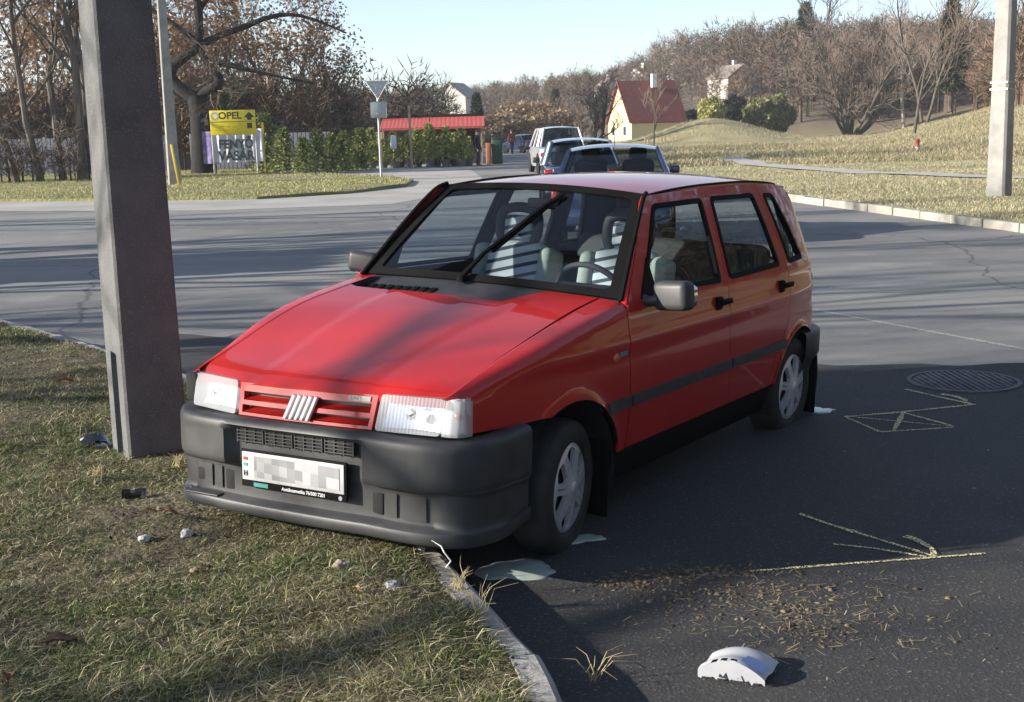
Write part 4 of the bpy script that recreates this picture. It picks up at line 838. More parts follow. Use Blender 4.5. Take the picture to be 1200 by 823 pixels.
# the nose sags towards the side of the knock: bend every front part down and across there
def sag(o):
    for ch in o.children:
        if ch.name.startswith(('wheel', 'wiper')) and not ch.name.startswith('wheel_arch'): continue
        if ch.type == 'MESH' and ch.data.users == 1:
            n = len(ch.data.vertices); co = np.empty(n * 3, np.float32); ch.data.vertices.foreach_get('co', co); co = co.reshape(-1, 3)
            if co[:, 0].max() > .05:
                wx = sstep(.0, .55, co[:, 0]); wy = np.clip((.35 - co[:, 1]) / .95, 0, 1.05)
                co[:, 2] -= (.058 * wx * wy).astype(np.float32); co[:, 1] -= (wx * (.012 + .018 * wy)).astype(np.float32)
                ch.data.vertices.foreach_set('co', co.ravel()); ch.data.update()
        sag(ch)
sag(hatch)
# ================================================================== concrete poles
def concrete_pole(name, label, loc, rz, base, top, hgt, ch=.02, slot=0.0, bands=()):
    t = thing(name, label, 'utility pole', loc, rz)
    def ring(w, d, z, c, s):
        x, y = w / 2, d / 2
        if s > 0:
            return [(-x + c, -y, z), (x - c, -y, z), (x, -y + c, z), (x, y - c, z), (x - c, y, z), (-x + c, y, z), (-x, y - c, z), (-x, y * .35, z), (-x + s, y * .30, z), (-x + s, -y * .30, z), (-x, -y * .35, z), (-x, -y + c, z)]
        return [(-x + c, -y, z), (x - c, -y, z), (x, -y + c, z), (x, y - c, z), (x - c, y, z), (-x + c, y, z), (-x, y - c, z), (-x, y * .35, z), (-x, y * .30, z), (-x, -y * .30, z), (-x, -y * .35, z), (-x, -y + c, z)]
    zs = [-.3, .05, .40, .48, .55, 1.2, 2.4, 4.0, 6.0, hgt]; V = []; F = []
    for z in zs:
        k = max(0, z) / hgt; w = base[0] + (top[0] - base[0]) * k; d = base[1] + (top[1] - base[1]) * k; V += ring(w, d, z, ch, slot if z < .5 else 0)
    n = 12
    for i in range(len(zs) - 1):
        for k in range(n): F.append((i * n + k, i * n + (k + 1) % n, (i + 1) * n + (k + 1) % n, (i + 1) * n + k))
    F.append(tuple((len(zs) - 1) * n + k for k in range(n)))
    obj('shaft', V, F, M['concrete' if slot else 'pale_concrete'], t, smooth=False)
    for z in bands:
        k = z / hgt; w = base[0] + (top[0] - base[0]) * k + .02; d = base[1] + (top[1] - base[1]) * k + .02; obj('steel_band', *box((0, 0, z), (w, d, .03)), M['steel'], t)
    return t
NP = concrete_pole('concrete_pole', 'thick grey concrete pole with a slotted foot standing in grass beside the red car', (-1.869, 6.193, .06), R(31), (.30, .34), (.20, .24), 9.0, .012, .07)
concrete_pole('concrete_pole', 'pale concrete pole with two steel bands standing on the meadow behind the kerb', (9.85, 25.0, .05), R(38), (.34, .40), (.17, .22), 10.5, .04, 0, (2.15, 2.28))
concrete_pole('concrete_pole', 'slim pale concrete pole beside the yellow stakes across the side street', (-12.0, 45.2, .05), R(20), (.42, .34), (.20, .18), 11.0, .03, 0)
for (x, y, r, lb) in ((-13.05, 46.6, 3, 'tall yellow stake behind the slim concrete pole'), (-11.75, 44.9, -7, 'yellow stake leaning against the slim concrete pole'), (-12.62, 48.5, -5, 'short yellow stake standing between pole and dark tree')):
    st_ = tag(obj('yellow_stake', *box((0, 0, .75), (.09, .09, 1.9 if 'tall' in lb else 1.5), .01), M['yellow_post']), lb, 'stake'); st_.location = (x, y, .05); st_.rotation_euler = (0, R(r), 0)
# ================================================================== signs
sp = thing('road_sign', 'grey sign post with a triangle and a square plate seen from behind', 'road sign', (-4.80, 47.8, .05), R(8))
obj('post', *tube([(0, 0, -.2), (0, 0, 3.65)], .045, 10), M['steel'], sp)
V, F = extrude_poly([(-.46, .40), (0, -.42), (.46, .40)], -.012, .012); V = [(v[0] * .95, -.055 + v[2], 3.28 + v[1] * .85) for v in V]; tri = obj('triangle_plate', V, F, M['steel'], sp, smooth=False)
obj('plate_rim', *tube([(-.43, -.06, 3.62), (0, -.06, 2.93), (.43, -.06, 3.62), (-.43, -.06, 3.62)], .016, 5), M['white_paint'], tri)
obj('square_plate', *box((0, -.055, 2.55), (.62, .02, .62), .03), M['steel'], sp)
for z in (3.35, 3.1, 2.7, 2.4): obj('clamp', *box((0, -.02, z), (.14, .11, .05), .005), M['steel'], sp)
ys_ = thing('direction_sign', 'yellow car dealer direction board with black arrow beside the dark tree', 'direction sign', (-12.3, 57.0, 0), R(6))
obj('board', *box((0, 0, 2.40), (2.02, .05, 1.10), .02), M['yellow'], ys_)
for x in (-.97, .97): obj('post', *tube([(x, .06, -.2), (x, .06, 2.9)], .035, 8), M['steel'], ys_)
V, F = textmesh('OPEL', .42, 0, .012); obj('lettering', [(v[0] * 1.05 - .12, -.031, v[1] + 2.70) for v in V], F, M['ink'], ys_)
obj('divider_line', *box((0, -.029, 2.44), (1.95, .006, .045)), pmat('sign_olive', (.28, .24, .02), rough=.5), ys_)
ar = [(.50, 2.62), (.74, 2.86), (.98, 2.62), (.84, 2.62), (.84, 2.50), (.64, 2.50), (.64, 2.62)]
obj('arrow', [(p[0], -.031, p[1]) for p in ar], [tuple(range(7))], M['ink'], ys_); obj('arrow_tail', *box((.73, -.029, 2.25), (.22, .006, .24)), M['ink'], ys_)
obj('emblem', *xf(lathe([(.10, 0), (.15, .004), (.20, 0)], 24), Matrix.Translation((-.78, -.030, 2.70)) @ Matrix.Rotation(R(90), 4, 'X')), M['silver'], ys_)
obj('faded_print', *join(*[box((-.48 + k * .27, -.029, 2.25 - .03 * k), (.20, .005, .05)) for k in range(4)] + [box((-.4, -.029, 2.07), (.8, .005, .03))]), pmat('sign_fade', (.55, .43, .03), rough=.5), ys_)
bn_ = thing('banner', 'white tarpaulin banner hand lettered in dark green for the fir tree fair', 'banner', (-12.55, 59.0, 0), R(5))
def bw(u, v): return (-1.15 + 2.3 * u, .05 * math.sin(u * 37) + .03 * math.sin(v * 5 + u * 9), .60 + 1.52 * v)
obj('cloth', *grid(50, 6, bw), pmat('tarpaulin', (.62, .63, .78), (.72, .72, .84), scale=2, rough=.7), bn_)
for x in (-1.17, 1.17): obj('frame_post', *box((x, 0, 1.2), (.09, .06, 2.4)), M['yellow_post'], bn_)
for txt, z, s in (('FENYŐ', 1.42, .56), ('VÁSÁR', .88, .60)):
    V, F = textmesh(txt, s, 0, .02); V = [(v[0] * .92 - .10, -.075, v[1] + z) for v in V]; obj('lettering', V, F, M['green_ink'], bn_)
bn2 = tag(obj('purple_banner', *move(grid(10, 5, lambda u, v: (.8 * u, .04 * math.sin(9 * u), 1.5 * v)), (-14.3, 59.3, .55)), pmat('purple_cloth', (.10, .05, .22), (.3, .28, .5), scale=3, rough=.7)), 'narrow purple banner between the dark trunk and the white banner', 'banner')
# ================================================================== fence behind the verge: panels of upright slats
M['fence'] = pmat('fence_grey', (.17, .18, .23), (.24, .25, .31), scale=1.0, rough=.6)
def slat_fence(x0, x1, y, h, label, sl=.22):
    t = thing('slat_fence', label, 'fence', (x0, y, 0)); n = int((x1 - x0) / sl); V, F = box((0, 0, 0), (sl * .82, .025, h - .15)); me = mesh('slat', V, F, False)
    for k in range(n): link('slat', me, M['fence'], t, (sl * (k + .5), 0, .12 + (h - .15) / 2))
    obj('rail', *join(box(((x1 - x0) / 2, .035, h * .78), (x1 - x0, .04, .07)), box(((x1 - x0) / 2, .035, .35), (x1 - x0, .04, .07))), M['steel'], t)
    for k in range(int((x1 - x0) / 2.6) + 1): obj('post', *box((k * 2.6, .07, h / 2), (.08, .05, h + .1)), M['steel'], t)
slat_fence(-32, -17.5, 66, 2.0, 'grey slat fence behind the leaning multi-trunk trees'); slat_fence(-16.8, -9.2, 67, 1.95, 'grey slat fence behind the banner and the fir trees')
shed = thing('shed', 'low dark roofed shed behind the slat fence', 'shed', (-19.5, 74, 0)); obj('wall', *box((0, 0, 1.2), (14, 4, 2.4)), pmat('shed_wall', (.3, .3, .33), rough=.8), shed)
V, F = extrude_poly([(-2.4, 0), (2.4, 0), (0, .9)], -7.2, 7.2); obj('roof', [(v[2], v[0], v[1] + 2.42) for v in V], F, pmat('shed_roof', (.06, .06, .065), rough=.8), shed, smooth=False)
# ================================================================== trees
def gen_tree(seed, H, r0, levels=4, spread=.9, nb=(7, 6, 5, 4), up=.25, split=.25, twist=.25, lean=(0, 0), minr=.006, ratio=(.55, .55, .6, .6), ns=(8, 6, 4, 3), maxseg=9000):
    r2 = random.Random(seed); tv = []; tf = []; wv = []; wf = []; ends = []; cnt = [0]
    def branch(p, d, L, r, lv):
        if cnt[0] > maxseg: return
        n = ns[min(lv, len(ns) - 1)]; pts = [p.copy()]; rad = [r]; dd = d.copy(); st = L / n
        for i in range(n):
            dd = (dd + Vector((r2.gauss(0, twist), r2.gauss(0, twist), r2.gauss(0, twist * .7) + up * (.3 if lv else 0.1)))* (.5 if lv else .35)).normalized()
            pts.append(pts[-1] + dd * st); rad.append(max(minr * .5, r * (1 - (.8 if lv else .7) * (i + 1) / n)))
        cnt[0] += n; big = r > .035
        V, F = tube(pts, rad, 7 if lv == 0 else (5 if big else 3), cap=False)
        A, B = (tv, tf) if big else (wv, wf); k = len(A); A.extend(V); B.extend([tuple(i + k for i in f) for f in F])
        if lv >= levels: ends.append((pts[-1], dd)); return
        m = nb[min(lv, len(nb) - 1)]
        for q in range(m):
            t = split + (1 - split) * (q + r2.random()) / m if lv == 0 else .15 + .85 * (q + r2.random()) / m
            f = t * n; i = min(int(f), n - 1); pos = pts[i].lerp(pts[i + 1], f - i); ax = (pts[i + 1] - pts[i]).normalized()
            o_ = ax.orthogonal().normalized(); o_.rotate(Matrix.Rotation(r2.uniform(0, 6.283), 3, ax)); ang = spread * r2.uniform(.65, 1.2)
            nd = (ax * math.cos(ang) + o_ * math.sin(ang) + Vector((0, 0, up))).normalized(); rr = rad[i] * r2.uniform(.45, .7)
            branch(pos, nd, L * ratio[min(lv, len(ratio) - 1)] * r2.uniform(.6, 1.2) * (1.1 - .45 * t), max(rr, minr), lv + 1)
        ends.append((pts[-1], dd))
    branch(Vector((0, 0, -.1)), Vector((lean[0], lean[1], 1)).normalized(), H, r0, 0)
    return (tv, tf), (wv, wf), ends
def leaf_mesh(name, pts, size, cols, per=3, jit=.12, seed=0):
    r2 = np.random.default_rng(seed); P = np.repeat(np.array(pts), per, 0); n = len(P); P = P + r2.normal(0, jit, (n, 3)); a = r2.normal(0, 1, (n, 3)); a /= np.linalg.norm(a, axis=1, keepdims=True); b = np.cross(a, r2.normal(0, 1, (n, 3))); b /= np.linalg.norm(b, axis=1, keepdims=True); s = (size * r2.uniform(.6, 1.4, n))[:, None]
    V = np.stack([P - a * s, P + b * s * .55, P + a * s, P - b * s * .55], 1).reshape(-1, 3); me = fastmesh(name, V, np.arange(4 * n).reshape(-1, 4)); C = np.array(cols)[r2.integers(0, len(cols), n)] * r2.uniform(.7, 1.3, (n, 1)); setcol(me, np.repeat(C, 4, 0)); return me
def tree(label, seed, loc, H, r0, bark='bark', twig='twig', leaves=None, name='bare_tree', cat='tree', group=None, rz=0, trunks=1, **k):
    t = thing(name, label, cat, loc, rz, group); r2 = random.Random(seed + 99); E_ = []; TW = ([], []); PARTS = []
    for q in range(trunks):
        ln = k.get('lean', (0, 0)); off = (0, 0) if trunks == 1 else (r2.gauss(0, .22 if trunks < 9 else .5), r2.gauss(0, .22 if trunks < 9 else .5))
        kk = dict(k); kk['lean'] = (ln[0] + off[0] * .9, ln[1] + off[1] * .9)
        T, W, E1 = gen_tree(seed * 31 + q, H * (1 if q == 0 else r2.uniform(.75, 1)), r0, **kk); T = move(T, (off[0], off[1], 0)); W = move(W, (off[0], off[1], 0)); PARTS.append(T)
        m = len(TW[0]); TW[0].extend(W[0]); TW[1].extend([tuple(i + m for i in f) for f in W[1]]); E_ += [(p + Vector((off[0], off[1], 0))) for p, d in E1]
    for T in PARTS: obj('trunk', T[0], T[1], M[bark], t)
    if TW[0]: obj('crown', TW[0], TW[1], M[twig], t, smooth=False)
    if leaves:
        pts = [tuple(p) for i, p in enumerate(E_)]; link('leaves', leaf_mesh('leaves', pts, *leaves), M['leaf'], t)
    return t
BR = [(.23, .135, .07), (.28, .175, .10), (.18, .105, .06), (.34, .23, .135)]
# dark forked tree by the dealer board, its two limbs bending out and up
t = thing('bare_tree', 'black trunked bare tree forked low beside the yellow board', 'tree', (-14.6, 60.4, .05))
lim = [([(0, 0, -.2), (.02, 0, .8), (.04, 0, 1.8), (.02, 0, 2.8), (-.05, 0, 3.7)], [.66, .56, .52, .50, .46]), ([(-.05, 0, 3.5), (-.75, 0, 4.0), (-1.25, .1, 4.6), (-1.1, .1, 5.1), (-.4, .1, 5.6), (.15, 0, 6.0), (.30, 0, 7.2), (.25, 0, 9.0), (.1, 0, 11.5)], [.34, .28, .25, .24, .22, .22, .20, .16, .07]), ([(0, 0, 3.5), (.5, 0, 3.9), (1.04, -.1, 4.2), (.95, -.1, 4.75), (.45, 0, 5.5), (.2, 0, 6.0)], [.32, .26, .25, .22, .19, .17]),
    ([(.2, 0, 6.0), (1.0, .2, 6.4), (2.2, .3, 6.8), (3.8, .2, 7.3), (5.3, 0, 7.2), (7.2, 0, 6.4)], [.19, .16, .14, .11, .08, .04]), ([(.1, 0, 6.2), (-1.2, .3, 7.2), (-3, .5, 8.4)], [.15, .11, .06]), ([(.7, -.1, 5.3), (1.8, -.3, 5.0), (3.4, -.4, 4.6), (5.6, -.2, 4.1)], [.13, .11, .08, .04]), ([(.3, 0, 7.6), (1.4, 0, 8.9), (2.8, .2, 9.8)], [.14, .1, .06]), ([(-1.2, .1, 4.8), (-2.4, .2, 5.4), (-4.0, 0, 6.4)], [.14, .10, .05]), ([(.25, 0, 8.4), (-.8, 0, 9.6), (-1.5, .2, 11)], [.1, .07, .04])]
TV, TF = [], []; WV, WF = [], []; ends_ = []
TV, TF = join(*[tube(interp(p, 14), np.interp(np.linspace(0, 1, 14), np.linspace(0, 1, len(r)), r), 9, cap=False) for p, r in lim])
r2 = random.Random(5)
for p, r in lim[3:] + lim[1:3]:
    Pn = interp(p, 30)
    for q in range(13):
        i = r2.randint(6, 29); d = Vector((r2.gauss(.3, .6), r2.gauss(0, .6), r2.gauss(.3, .5))).normalized(); T, W, E1 = gen_tree(r2.randint(0, 9999), r2.uniform(1.0, 2.4), .03, levels=3, nb=(5, 4, 3), up=.05, split=.1, twist=.5, minr=.007, spread=.8, ns=(5, 4, 3, 2))
        Mx = Matrix.Translation(tuple(Pn[i])) @ d.to_track_quat('Z', 'Y').to_matrix().to_4x4(); W = xf(W, Mx); k = len(WV); WV.extend(W[0]); WF.extend([tuple(a + k for a in f) for f in W[1]]); ends_ += [tuple(Mx @ e[0]) for e in E1]
obj('trunk', TV, TF, M['darkbark'], t); obj('crown', WV, WF, M['twig'], t, smooth=False)
# clump of leaning trunks on the left with a few brown leaves
for i, (x, y, ln, r0, lb) in enumerate(((-19.9, 53.6, (-.06, 0), .17, 'thin trunk leaning outward at the edge of the clump by the fence'), (-19.2, 54.3, (-.03, 0), .18, 'slim straight trunk second in the clump by the fence'), (-18.2, 53.8, (.01, 0), .23, 'stout rough trunk in the middle of the clump by the fence'), (-17.6, 54.0, (.03, 0), .22, 'stout trunk leaning away from its neighbour in the clump by the fence'), (-21.3, 54.6, (-.16, 0), .15, 'bent trunk with arching branches beside the clump by the fence'))):
    tree(lb, 40 + i, (x, y, .06), 11 + i % 3, r0, leaves=(.15, BR, 2, .25, i) if i in (0, 1, 4) else (.13, BR[:3], 1, .3, i), levels=3, nb=(9, 6, 5, 4), spread=.75, up=.2, lean=ln, split=.28)
# brown leaved trees beyond the fence
pr = tree('rust brown leafy tree behind the fence beside the shed', 60, (-26, 72, 0), 8.5, .2, leaves=(.13, BR, 3, .4, 3), levels=3, nb=(11, 8, 6), spread=.8, split=.2, name='brown_leafed_tree', group='brown leafed trees beyond the fence')
spots = [(-22.5, 77, 1.0, 'rust brown tree rising over the shed roof'), (-18.5, 72.5, 1.05, 'rust brown tree behind the slim concrete pole'), (-15.2, 71.5, .95, 'rust brown tree behind the dark forked tree'), (-12.6, 73, .98, 'rust brown tree behind the yellow board'), (-10.3, 75.5, .80, 'rust brown tree standing at the end of the brown row near the stall'), (-30, 75, 1.1, 'rust brown tree at the far fence end'), (-14, 80, 1.05, 'rust brown tree standing behind the others of its row'), (-20, 84, 1.15, 'tall rust brown tree behind the shed')]
for i, (x, y, s, lb) in enumerate(spots):
    c = copy_tree(pr); c.location = (x, y, 0); c.rotation_euler = (0, 0, 1.3 * i + .5); c.scale = (s, s, s); c['label'] = lb
# large bare bush tree on the meadow and its neighbours
tree('wide many-stemmed bare tree at the edge of the meadow', 71, (40.5, 148, .3), 11.5, .22, trunks=11, levels=3, nb=(11, 9, 5), spread=.7, split=.15, up=.10, minr=.026, maxseg=4200)
tree('thin pale bare tree on the meadow slope near the banded pole', 72, (30.2, 93, .8), 9.0, .13, levels=3, nb=(9, 7, 5), spread=.65, split=.22, lean=(.12, 0), minr=.016)
tree('leaning bare tree low on the slope beside the pale one', 73, (34.5, 104, 1.6), 10.5, .15, trunks=2, levels=3, nb=(9, 7, 5), spread=.7, split=.2, lean=(-.15, 0), minr=.016)
tree('tall bare tree on the upper slope above the meadow', 74, (43, 108, 5.0), 13, .2, levels=3, nb=(9, 7, 5), spread=.7, split=.2, minr=.02, trunks=2)
tree('pale birch standing alone beside the wide bare tree', 75, (46.5, 147, .6), 11, .22, bark='birch', levels=3, nb=(9, 6, 5), spread=.5, split=.3, minr=.03)
tree('high bare tree on the ridge beside the dark spire conifer', 76, (43, 178, 5), 15, .25, levels=3, nb=(10, 7, 5), spread=.7, split=.2, minr=.04)
tree('dark round bare tree by the road beyond the silver car', 77, (8.2, 118, .1), 5.4, .2, bark='darkbark', twig='darkbark', levels=3, nb=(10, 8, 5), spread=.9, split=.12, minr=.028, trunks=2)
tree('small bare sapling on the bank in front of the red roofed house', 78, (12.2, 104, .1), 4.5, .08, levels=3, nb=(8, 6, 4), spread=.6, split=.2, minr=.02)
# trees standing left of the frame: the sun throws their branch shadows over the road, grass and bonnet
off = [(-15.5, 16.4, 7.5, .24, 81), (-19, 18.2, 9, .26, 82), (-22, 15.6, 9, .24, 83), (-12.0, 8.6, 6.2, .17, 84), (-14.5, 10.4, 6.5, .18, 85), (-17, 12.8, 8, .2, 86), (-13.5, 7.2, 5.5, .14, 87), (-20, 4.4, 7.5, .09, 88), (-27, 6.6, 9, .10, 89), (-26, 24, 10, .25, 91)]
olab = ['roadside tree casting the broad shadow on the side street', 'taller roadside tree behind the broad shadow tree', 'roadside tree farther along the side street', 'young tree on the near verge beyond the pole', 'young tree behind the first one on the near verge', 'half grown tree between verge and side street', 'small low tree nearest the pole on the verge', 'thin tree whose branch shadows fall on the car bonnet', 'tall thin tree behind the one shading the bonnet', 'tree beside the side street far from the junction']
t = thing('bare_tree', 'bare tree beside the road whose long limb shades the car bonnet', 'tree', (-13.5, -.2, .05))
lim2 = [([(0, 0, -.2), (.05, .05, 1.8), (.1, .1, 3.6), (0, 0, 5.5), (.1, -.1, 7.5)], [.16, .13, .11, .07, .03]), ([(.1, .1, 3.5), (.35, 1.1, 4.15), (.7, 2.25, 4.6), (1.4, 3.1, 4.8), (2.0, 4.2, 5.2)], [.075, .065, .055, .045, .02]), ([(.1, .1, 3.8), (-.4, 1.6, 4.7), (-.2, 3.0, 5.5), (.2, 4.6, 6.0)], [.05, .04, .03, .012]), ([(.7, 2.25, 4.6), (1.5, 2.6, 4.4), (2.4, 3.3, 4.6)], [.028, .022, .01]), ([(.35, 1.1, 4.15), (.2, 2.2, 4.0), (.5, 3.2, 4.2), (.6, 4.4, 4.5)], [.03, .026, .02, .01]), ([(0, 0, 5.2), (-1, .5, 6.2), (-1.6, .8, 7.4)], [.05, .03, .015])]
obj('trunk', *join(*[tube(interp(p, 14), np.interp(np.linspace(0, 1, 14), np.linspace(0, 1, len(r)), r), 8, cap=False) for p, r in lim2]), M['bark'], t)
WV, WF = [], []; r2 = random.Random(15)
for p, r in lim2[1:]:
    Pn = interp(p, 30)
    for q in range(5):
        i = r2.randint(8, 29); d = Vector((r2.gauss(0, .6), r2.gauss(.2, .6), r2.gauss(.2, .5))).normalized(); T, W, E1 = gen_tree(r2.randint(0, 9999), r2.uniform(.6, 1.5), .015, levels=2, nb=(5, 4, 3), up=.05, split=.1, twist=.4, minr=.004, spread=.8, ns=(5, 4, 3))
        W = xf(W, Matrix.Translation(tuple(Pn[i])) @ d.to_track_quat('Z', 'Y').to_matrix().to_4x4()); k = len(WV); WV.extend(W[0]); WF.extend([tuple(a + k for a in f) for f in W[1]])
obj('crown', WV, WF, M['twig'], t, smooth=False)
for (x, y, H, r0, sd), lb in zip(off, olab):
    tree(lb, sd, (x, y, .05), H, r0, levels=3, nb=(9, 7, 5), spread=.8, split=.18, minr=.008, leaves=(.05, BR, 1, .2, sd) if sd in (81, 82, 83, 84, 85) else None)
# unseen hedge added left of the view to cast the side street's dark band
shade_hedge = thing('hedge', 'unseen stand-in hedge added beside the side street to throw the broad dark shadow', 'hedge', (-12.6, 15.2, .05)); r3 = np.random.default_rng(4)
P_ = r3.uniform(-1, 1, (14000, 3)) * np.array([.7, 1.25, 1.55]) + np.array([0, 0, 1.6]); link('foliage', leaf_mesh('foliage', P_, .17, [(.05, .07, .025), (.08, .10, .035)], 1, .05, 4), M['leaf'], shade_hedge)
obj('stems', *join(*[tube([(r3.uniform(-.5, .5), y_, -.1), (r3.uniform(-.5, .5), y_, 2.8)], [.04, .015], 5) for y_ in np.linspace(-1.1, 1.1, 9)]), M['bark'], shade_hedge)
# ---- conifers
def conifer_mesh(name, H, rb, seed, n=70, per=9, cols=((.055, .085, .022), (.085, .115, .03), (.035, .06, .018)), nl=.10, droop=-.15):
    r2 = np.random.default_rng(seed); P = []; C = []
    for i in range(n):
        t = (i + r2.random()) / n; z = H * (.06 + .94 * t); L = rb * (1 - t) ** .6 * r2.uniform(.75, 1.15) + .05; a = i * 2.399 + r2.normal(0, .2); d = np.array([math.cos(a), math.sin(a), .35 * t + droop]); d /= np.linalg.norm(d)
        for k in range(per):
            f = (k + r2.random()) / per; base = np.array([0, 0, z]) + d * L * f; w = np.cross(d, r2.normal(0, 1, 3)); w /= np.linalg.norm(w); q = d * .7 + w * .7; q /= np.linalg.norm(q); s = nl * r2.uniform(.7, 1.4) * (1.1 - .4 * f); side = np.cross(q, r2.normal(0, 1, 3)); side /= np.linalg.norm(side)
            P += [base - side * s * .22, base + side * s * .22, base + q * s]; c = np.array(cols[r2.integers(0, len(cols))]) * r2.uniform(.7, 1.3); C += [c, c, c]
    me = fastmesh(name, np.array(P), np.arange(len(P)).reshape(-1, 3)); setcol(me, np.array(C)); return me
GY = ((.36, .38, .12), (.44, .43, .16), (.24, .28, .09))
cme = [conifer_mesh('crown', 1.35, .44, s, 80, 12, GY, .17) for s in (1, 2, 3)]
potm = mesh('pot', *lathe([(0, 0), (.20, 0), (.25, .36), (.265, .37), (.255, .37), (.24, .33), (0, .33)], 18)); stm = mesh('trunk', *tube([(0, 0, .3), (0, 0, 1.5)], [.03, .012], 6))
M['pot'] = pmat('grey_pot', (.13, .13, .14), rough=.6); M['needle2'] = M['needle']
px_ = [(444, 1.2), (457, .85), (470, 1.05), (477, .8), (487, 1.0), (497, 1.15), (511, 1.3), (519, .85), (530, 1.2), (540, .95), (548, 1.15), (556, .8)]
nm = ['first', 'second', 'third', 'fourth', 'fifth', 'sixth', 'seventh', 'eighth', 'ninth', 'tenth', 'eleventh', 'twelfth']
for i, (px, s) in enumerate(px_):
    y = 63.2 + .9 * (i % 2); x = (px - 600) / 1453.7 * y * 1.0 + .0
    t = thing('potted_fir', f'{nm[i]} potted fir in the row counting from the sign post towards the man in black', 'fir tree', (x, y, .006), i * 1.7, 'potted fir trees for sale along the stall')
    link('pot', potm, M['pot'], t); link('trunk', stm, M['bark'], t); c = link('crown', cme[i % 3], M['needle'], t, (0, 0, .32)); c.scale = (s, s, s)
cm2_ = [conifer_mesh('crown', 2.0, .85, s, 100, 14, ((.20, .235, .075), (.28, .29, .10), (.11, .15, .05)), .2) for s in (5, 6)]
for i, (px, y, s, lb) in enumerate(((322, 60, 1.35, 'tall dark green fir beside the banner'), (343, 59, 1.0, 'dark fir between the tall fir and the low firs'), (365, 57.5, .80, 'low green fir in front of the shed wall'), (382, 57.2, .95, 'yellowish fir lying in front of the low wall'), (398, 58.5, .85, 'green fir in front of the grey fence end'), (412, 57.3, .90, 'bushy fir beside the fence end'), (432, 60, .95, 'bushy green fir leaning next to the sign post'), (424, 62, .9, 'dark fir behind the bushy firs near the sign post'))):
    t = thing('fir_tree', lb, 'fir tree', ((px - 600) / 1453.7 * y, y, .05), i * 2.1, 'cut fir trees standing on the grass'); link('trunk', stm, M['bark'], t); c = link('crown', cm2_[i % 2], M['needle'], t); c.scale = (s, s, s)
# dark spire conifers on the hill
cb = conifer_mesh('crown', 10, 2.2, 9, 160, 14, ((.03, .045, .02), (.045, .06, .028), (.02, .032, .016)), .8)
for i, (px, y, zt, s, lb) in enumerate(((938, 185, 18.5, 1.15, 'dark spire conifer standing highest on the ridge'), (1102, 140, 14.5, 1.0, 'dark conifer above the meadow behind the banded pole'), (657, 190, 7.6, .7, 'small dark conifer in the valley behind the silver car'), (568, 150, 6.2, .62, 'dark conifer next to the white house on the left hill'), (685, 260, 12, .8, 'dark conifer on the middle of the far hill'))):
    t = thing('spire_conifer', lb, 'conifer', ((px - 600) / 1453.7 * y * 1.02, y, zt - 10 * s), i); obj('trunk', *tube([(0, 0, -2), (0, 0, 9 * s)], [.25, .05], 6), M['bark'], t); c = link('crown', cb, M['needle'], t); c.scale = (s, s, s)
# evergreen shrubs at the meadow edge
def shrub(label, px, y, z, w, h, cols, seed, n=5200):
    r2 = np.random.default_rng(seed); t = thing('evergreen_shrub', label, 'shrub', ((px - 600) / 1453.7 * y * 1.02, y, z)); d = r2.normal(0, 1, (n, 3)); d /= np.linalg.norm(d, axis=1, keepdims=True); rr = r2.uniform(.55, 1, n) ** .5
    lump = 1 + .25 * np.sin(d[:, 0] * 4 + seed) * np.cos(d[:, 2] * 5 + d[:, 1] * 3); P = d * (rr * lump)[:, None] * np.array([w / 2, w / 2, h / 2]) + np.array([0, 0, h * .48]); P = P[P[:, 2] > 0]
    link('crown', leaf_mesh('crown', P, .22, cols, 1, .05, seed), M['leaf'], t); obj('trunk', *join(*[tube([(0, 0, -.3), (r2.normal(0, w * .15), r2.normal(0, w * .15), h * .6)], [.12, .03], 5) for q in range(3)]), M['bark'], t)
OL = [(.22, .23, .095), (.29, .28, .12), (.15, .165, .07)]; DK = [(.015, .022, .014), (.022, .03, .018)]
shrub('yellow green evergreen shrub beside the near-black shade bush', 833, 142, .2, 3.0, 4.6, [(.34, .34, .12), (.42, .40, .16)], 1); shrub('almost black bush added as the dark shade between two paler shrubs', 858, 146, .2, 2.8, 4.8, DK, 2); shrub('olive evergreen shrub beside the near-black shade bush', 884, 145, .25, 4.2, 4.4, OL, 3); shrub('broad olive shrub at the meadow edge', 905, 147, .3, 4.0, 4.6, OL, 4)  # near-black leaf colour stands for the shade between the paler shrubs
shrub('dark hedge bush behind the red roofed house bank', 812, 150, .3, 5, 3.2, DK, 5); shrub('ochre leafless hedge clump beyond the silver car', 628, 150, .1, 11, 5.0, [(.28, .20, .13), (.34, .25, .16)], 6, 7000); shrub('ochre twiggy clump beside the stall road', 600, 135, .05, 6, 3.4, [(.25, .19, .13), (.3, .23, .15)], 7)
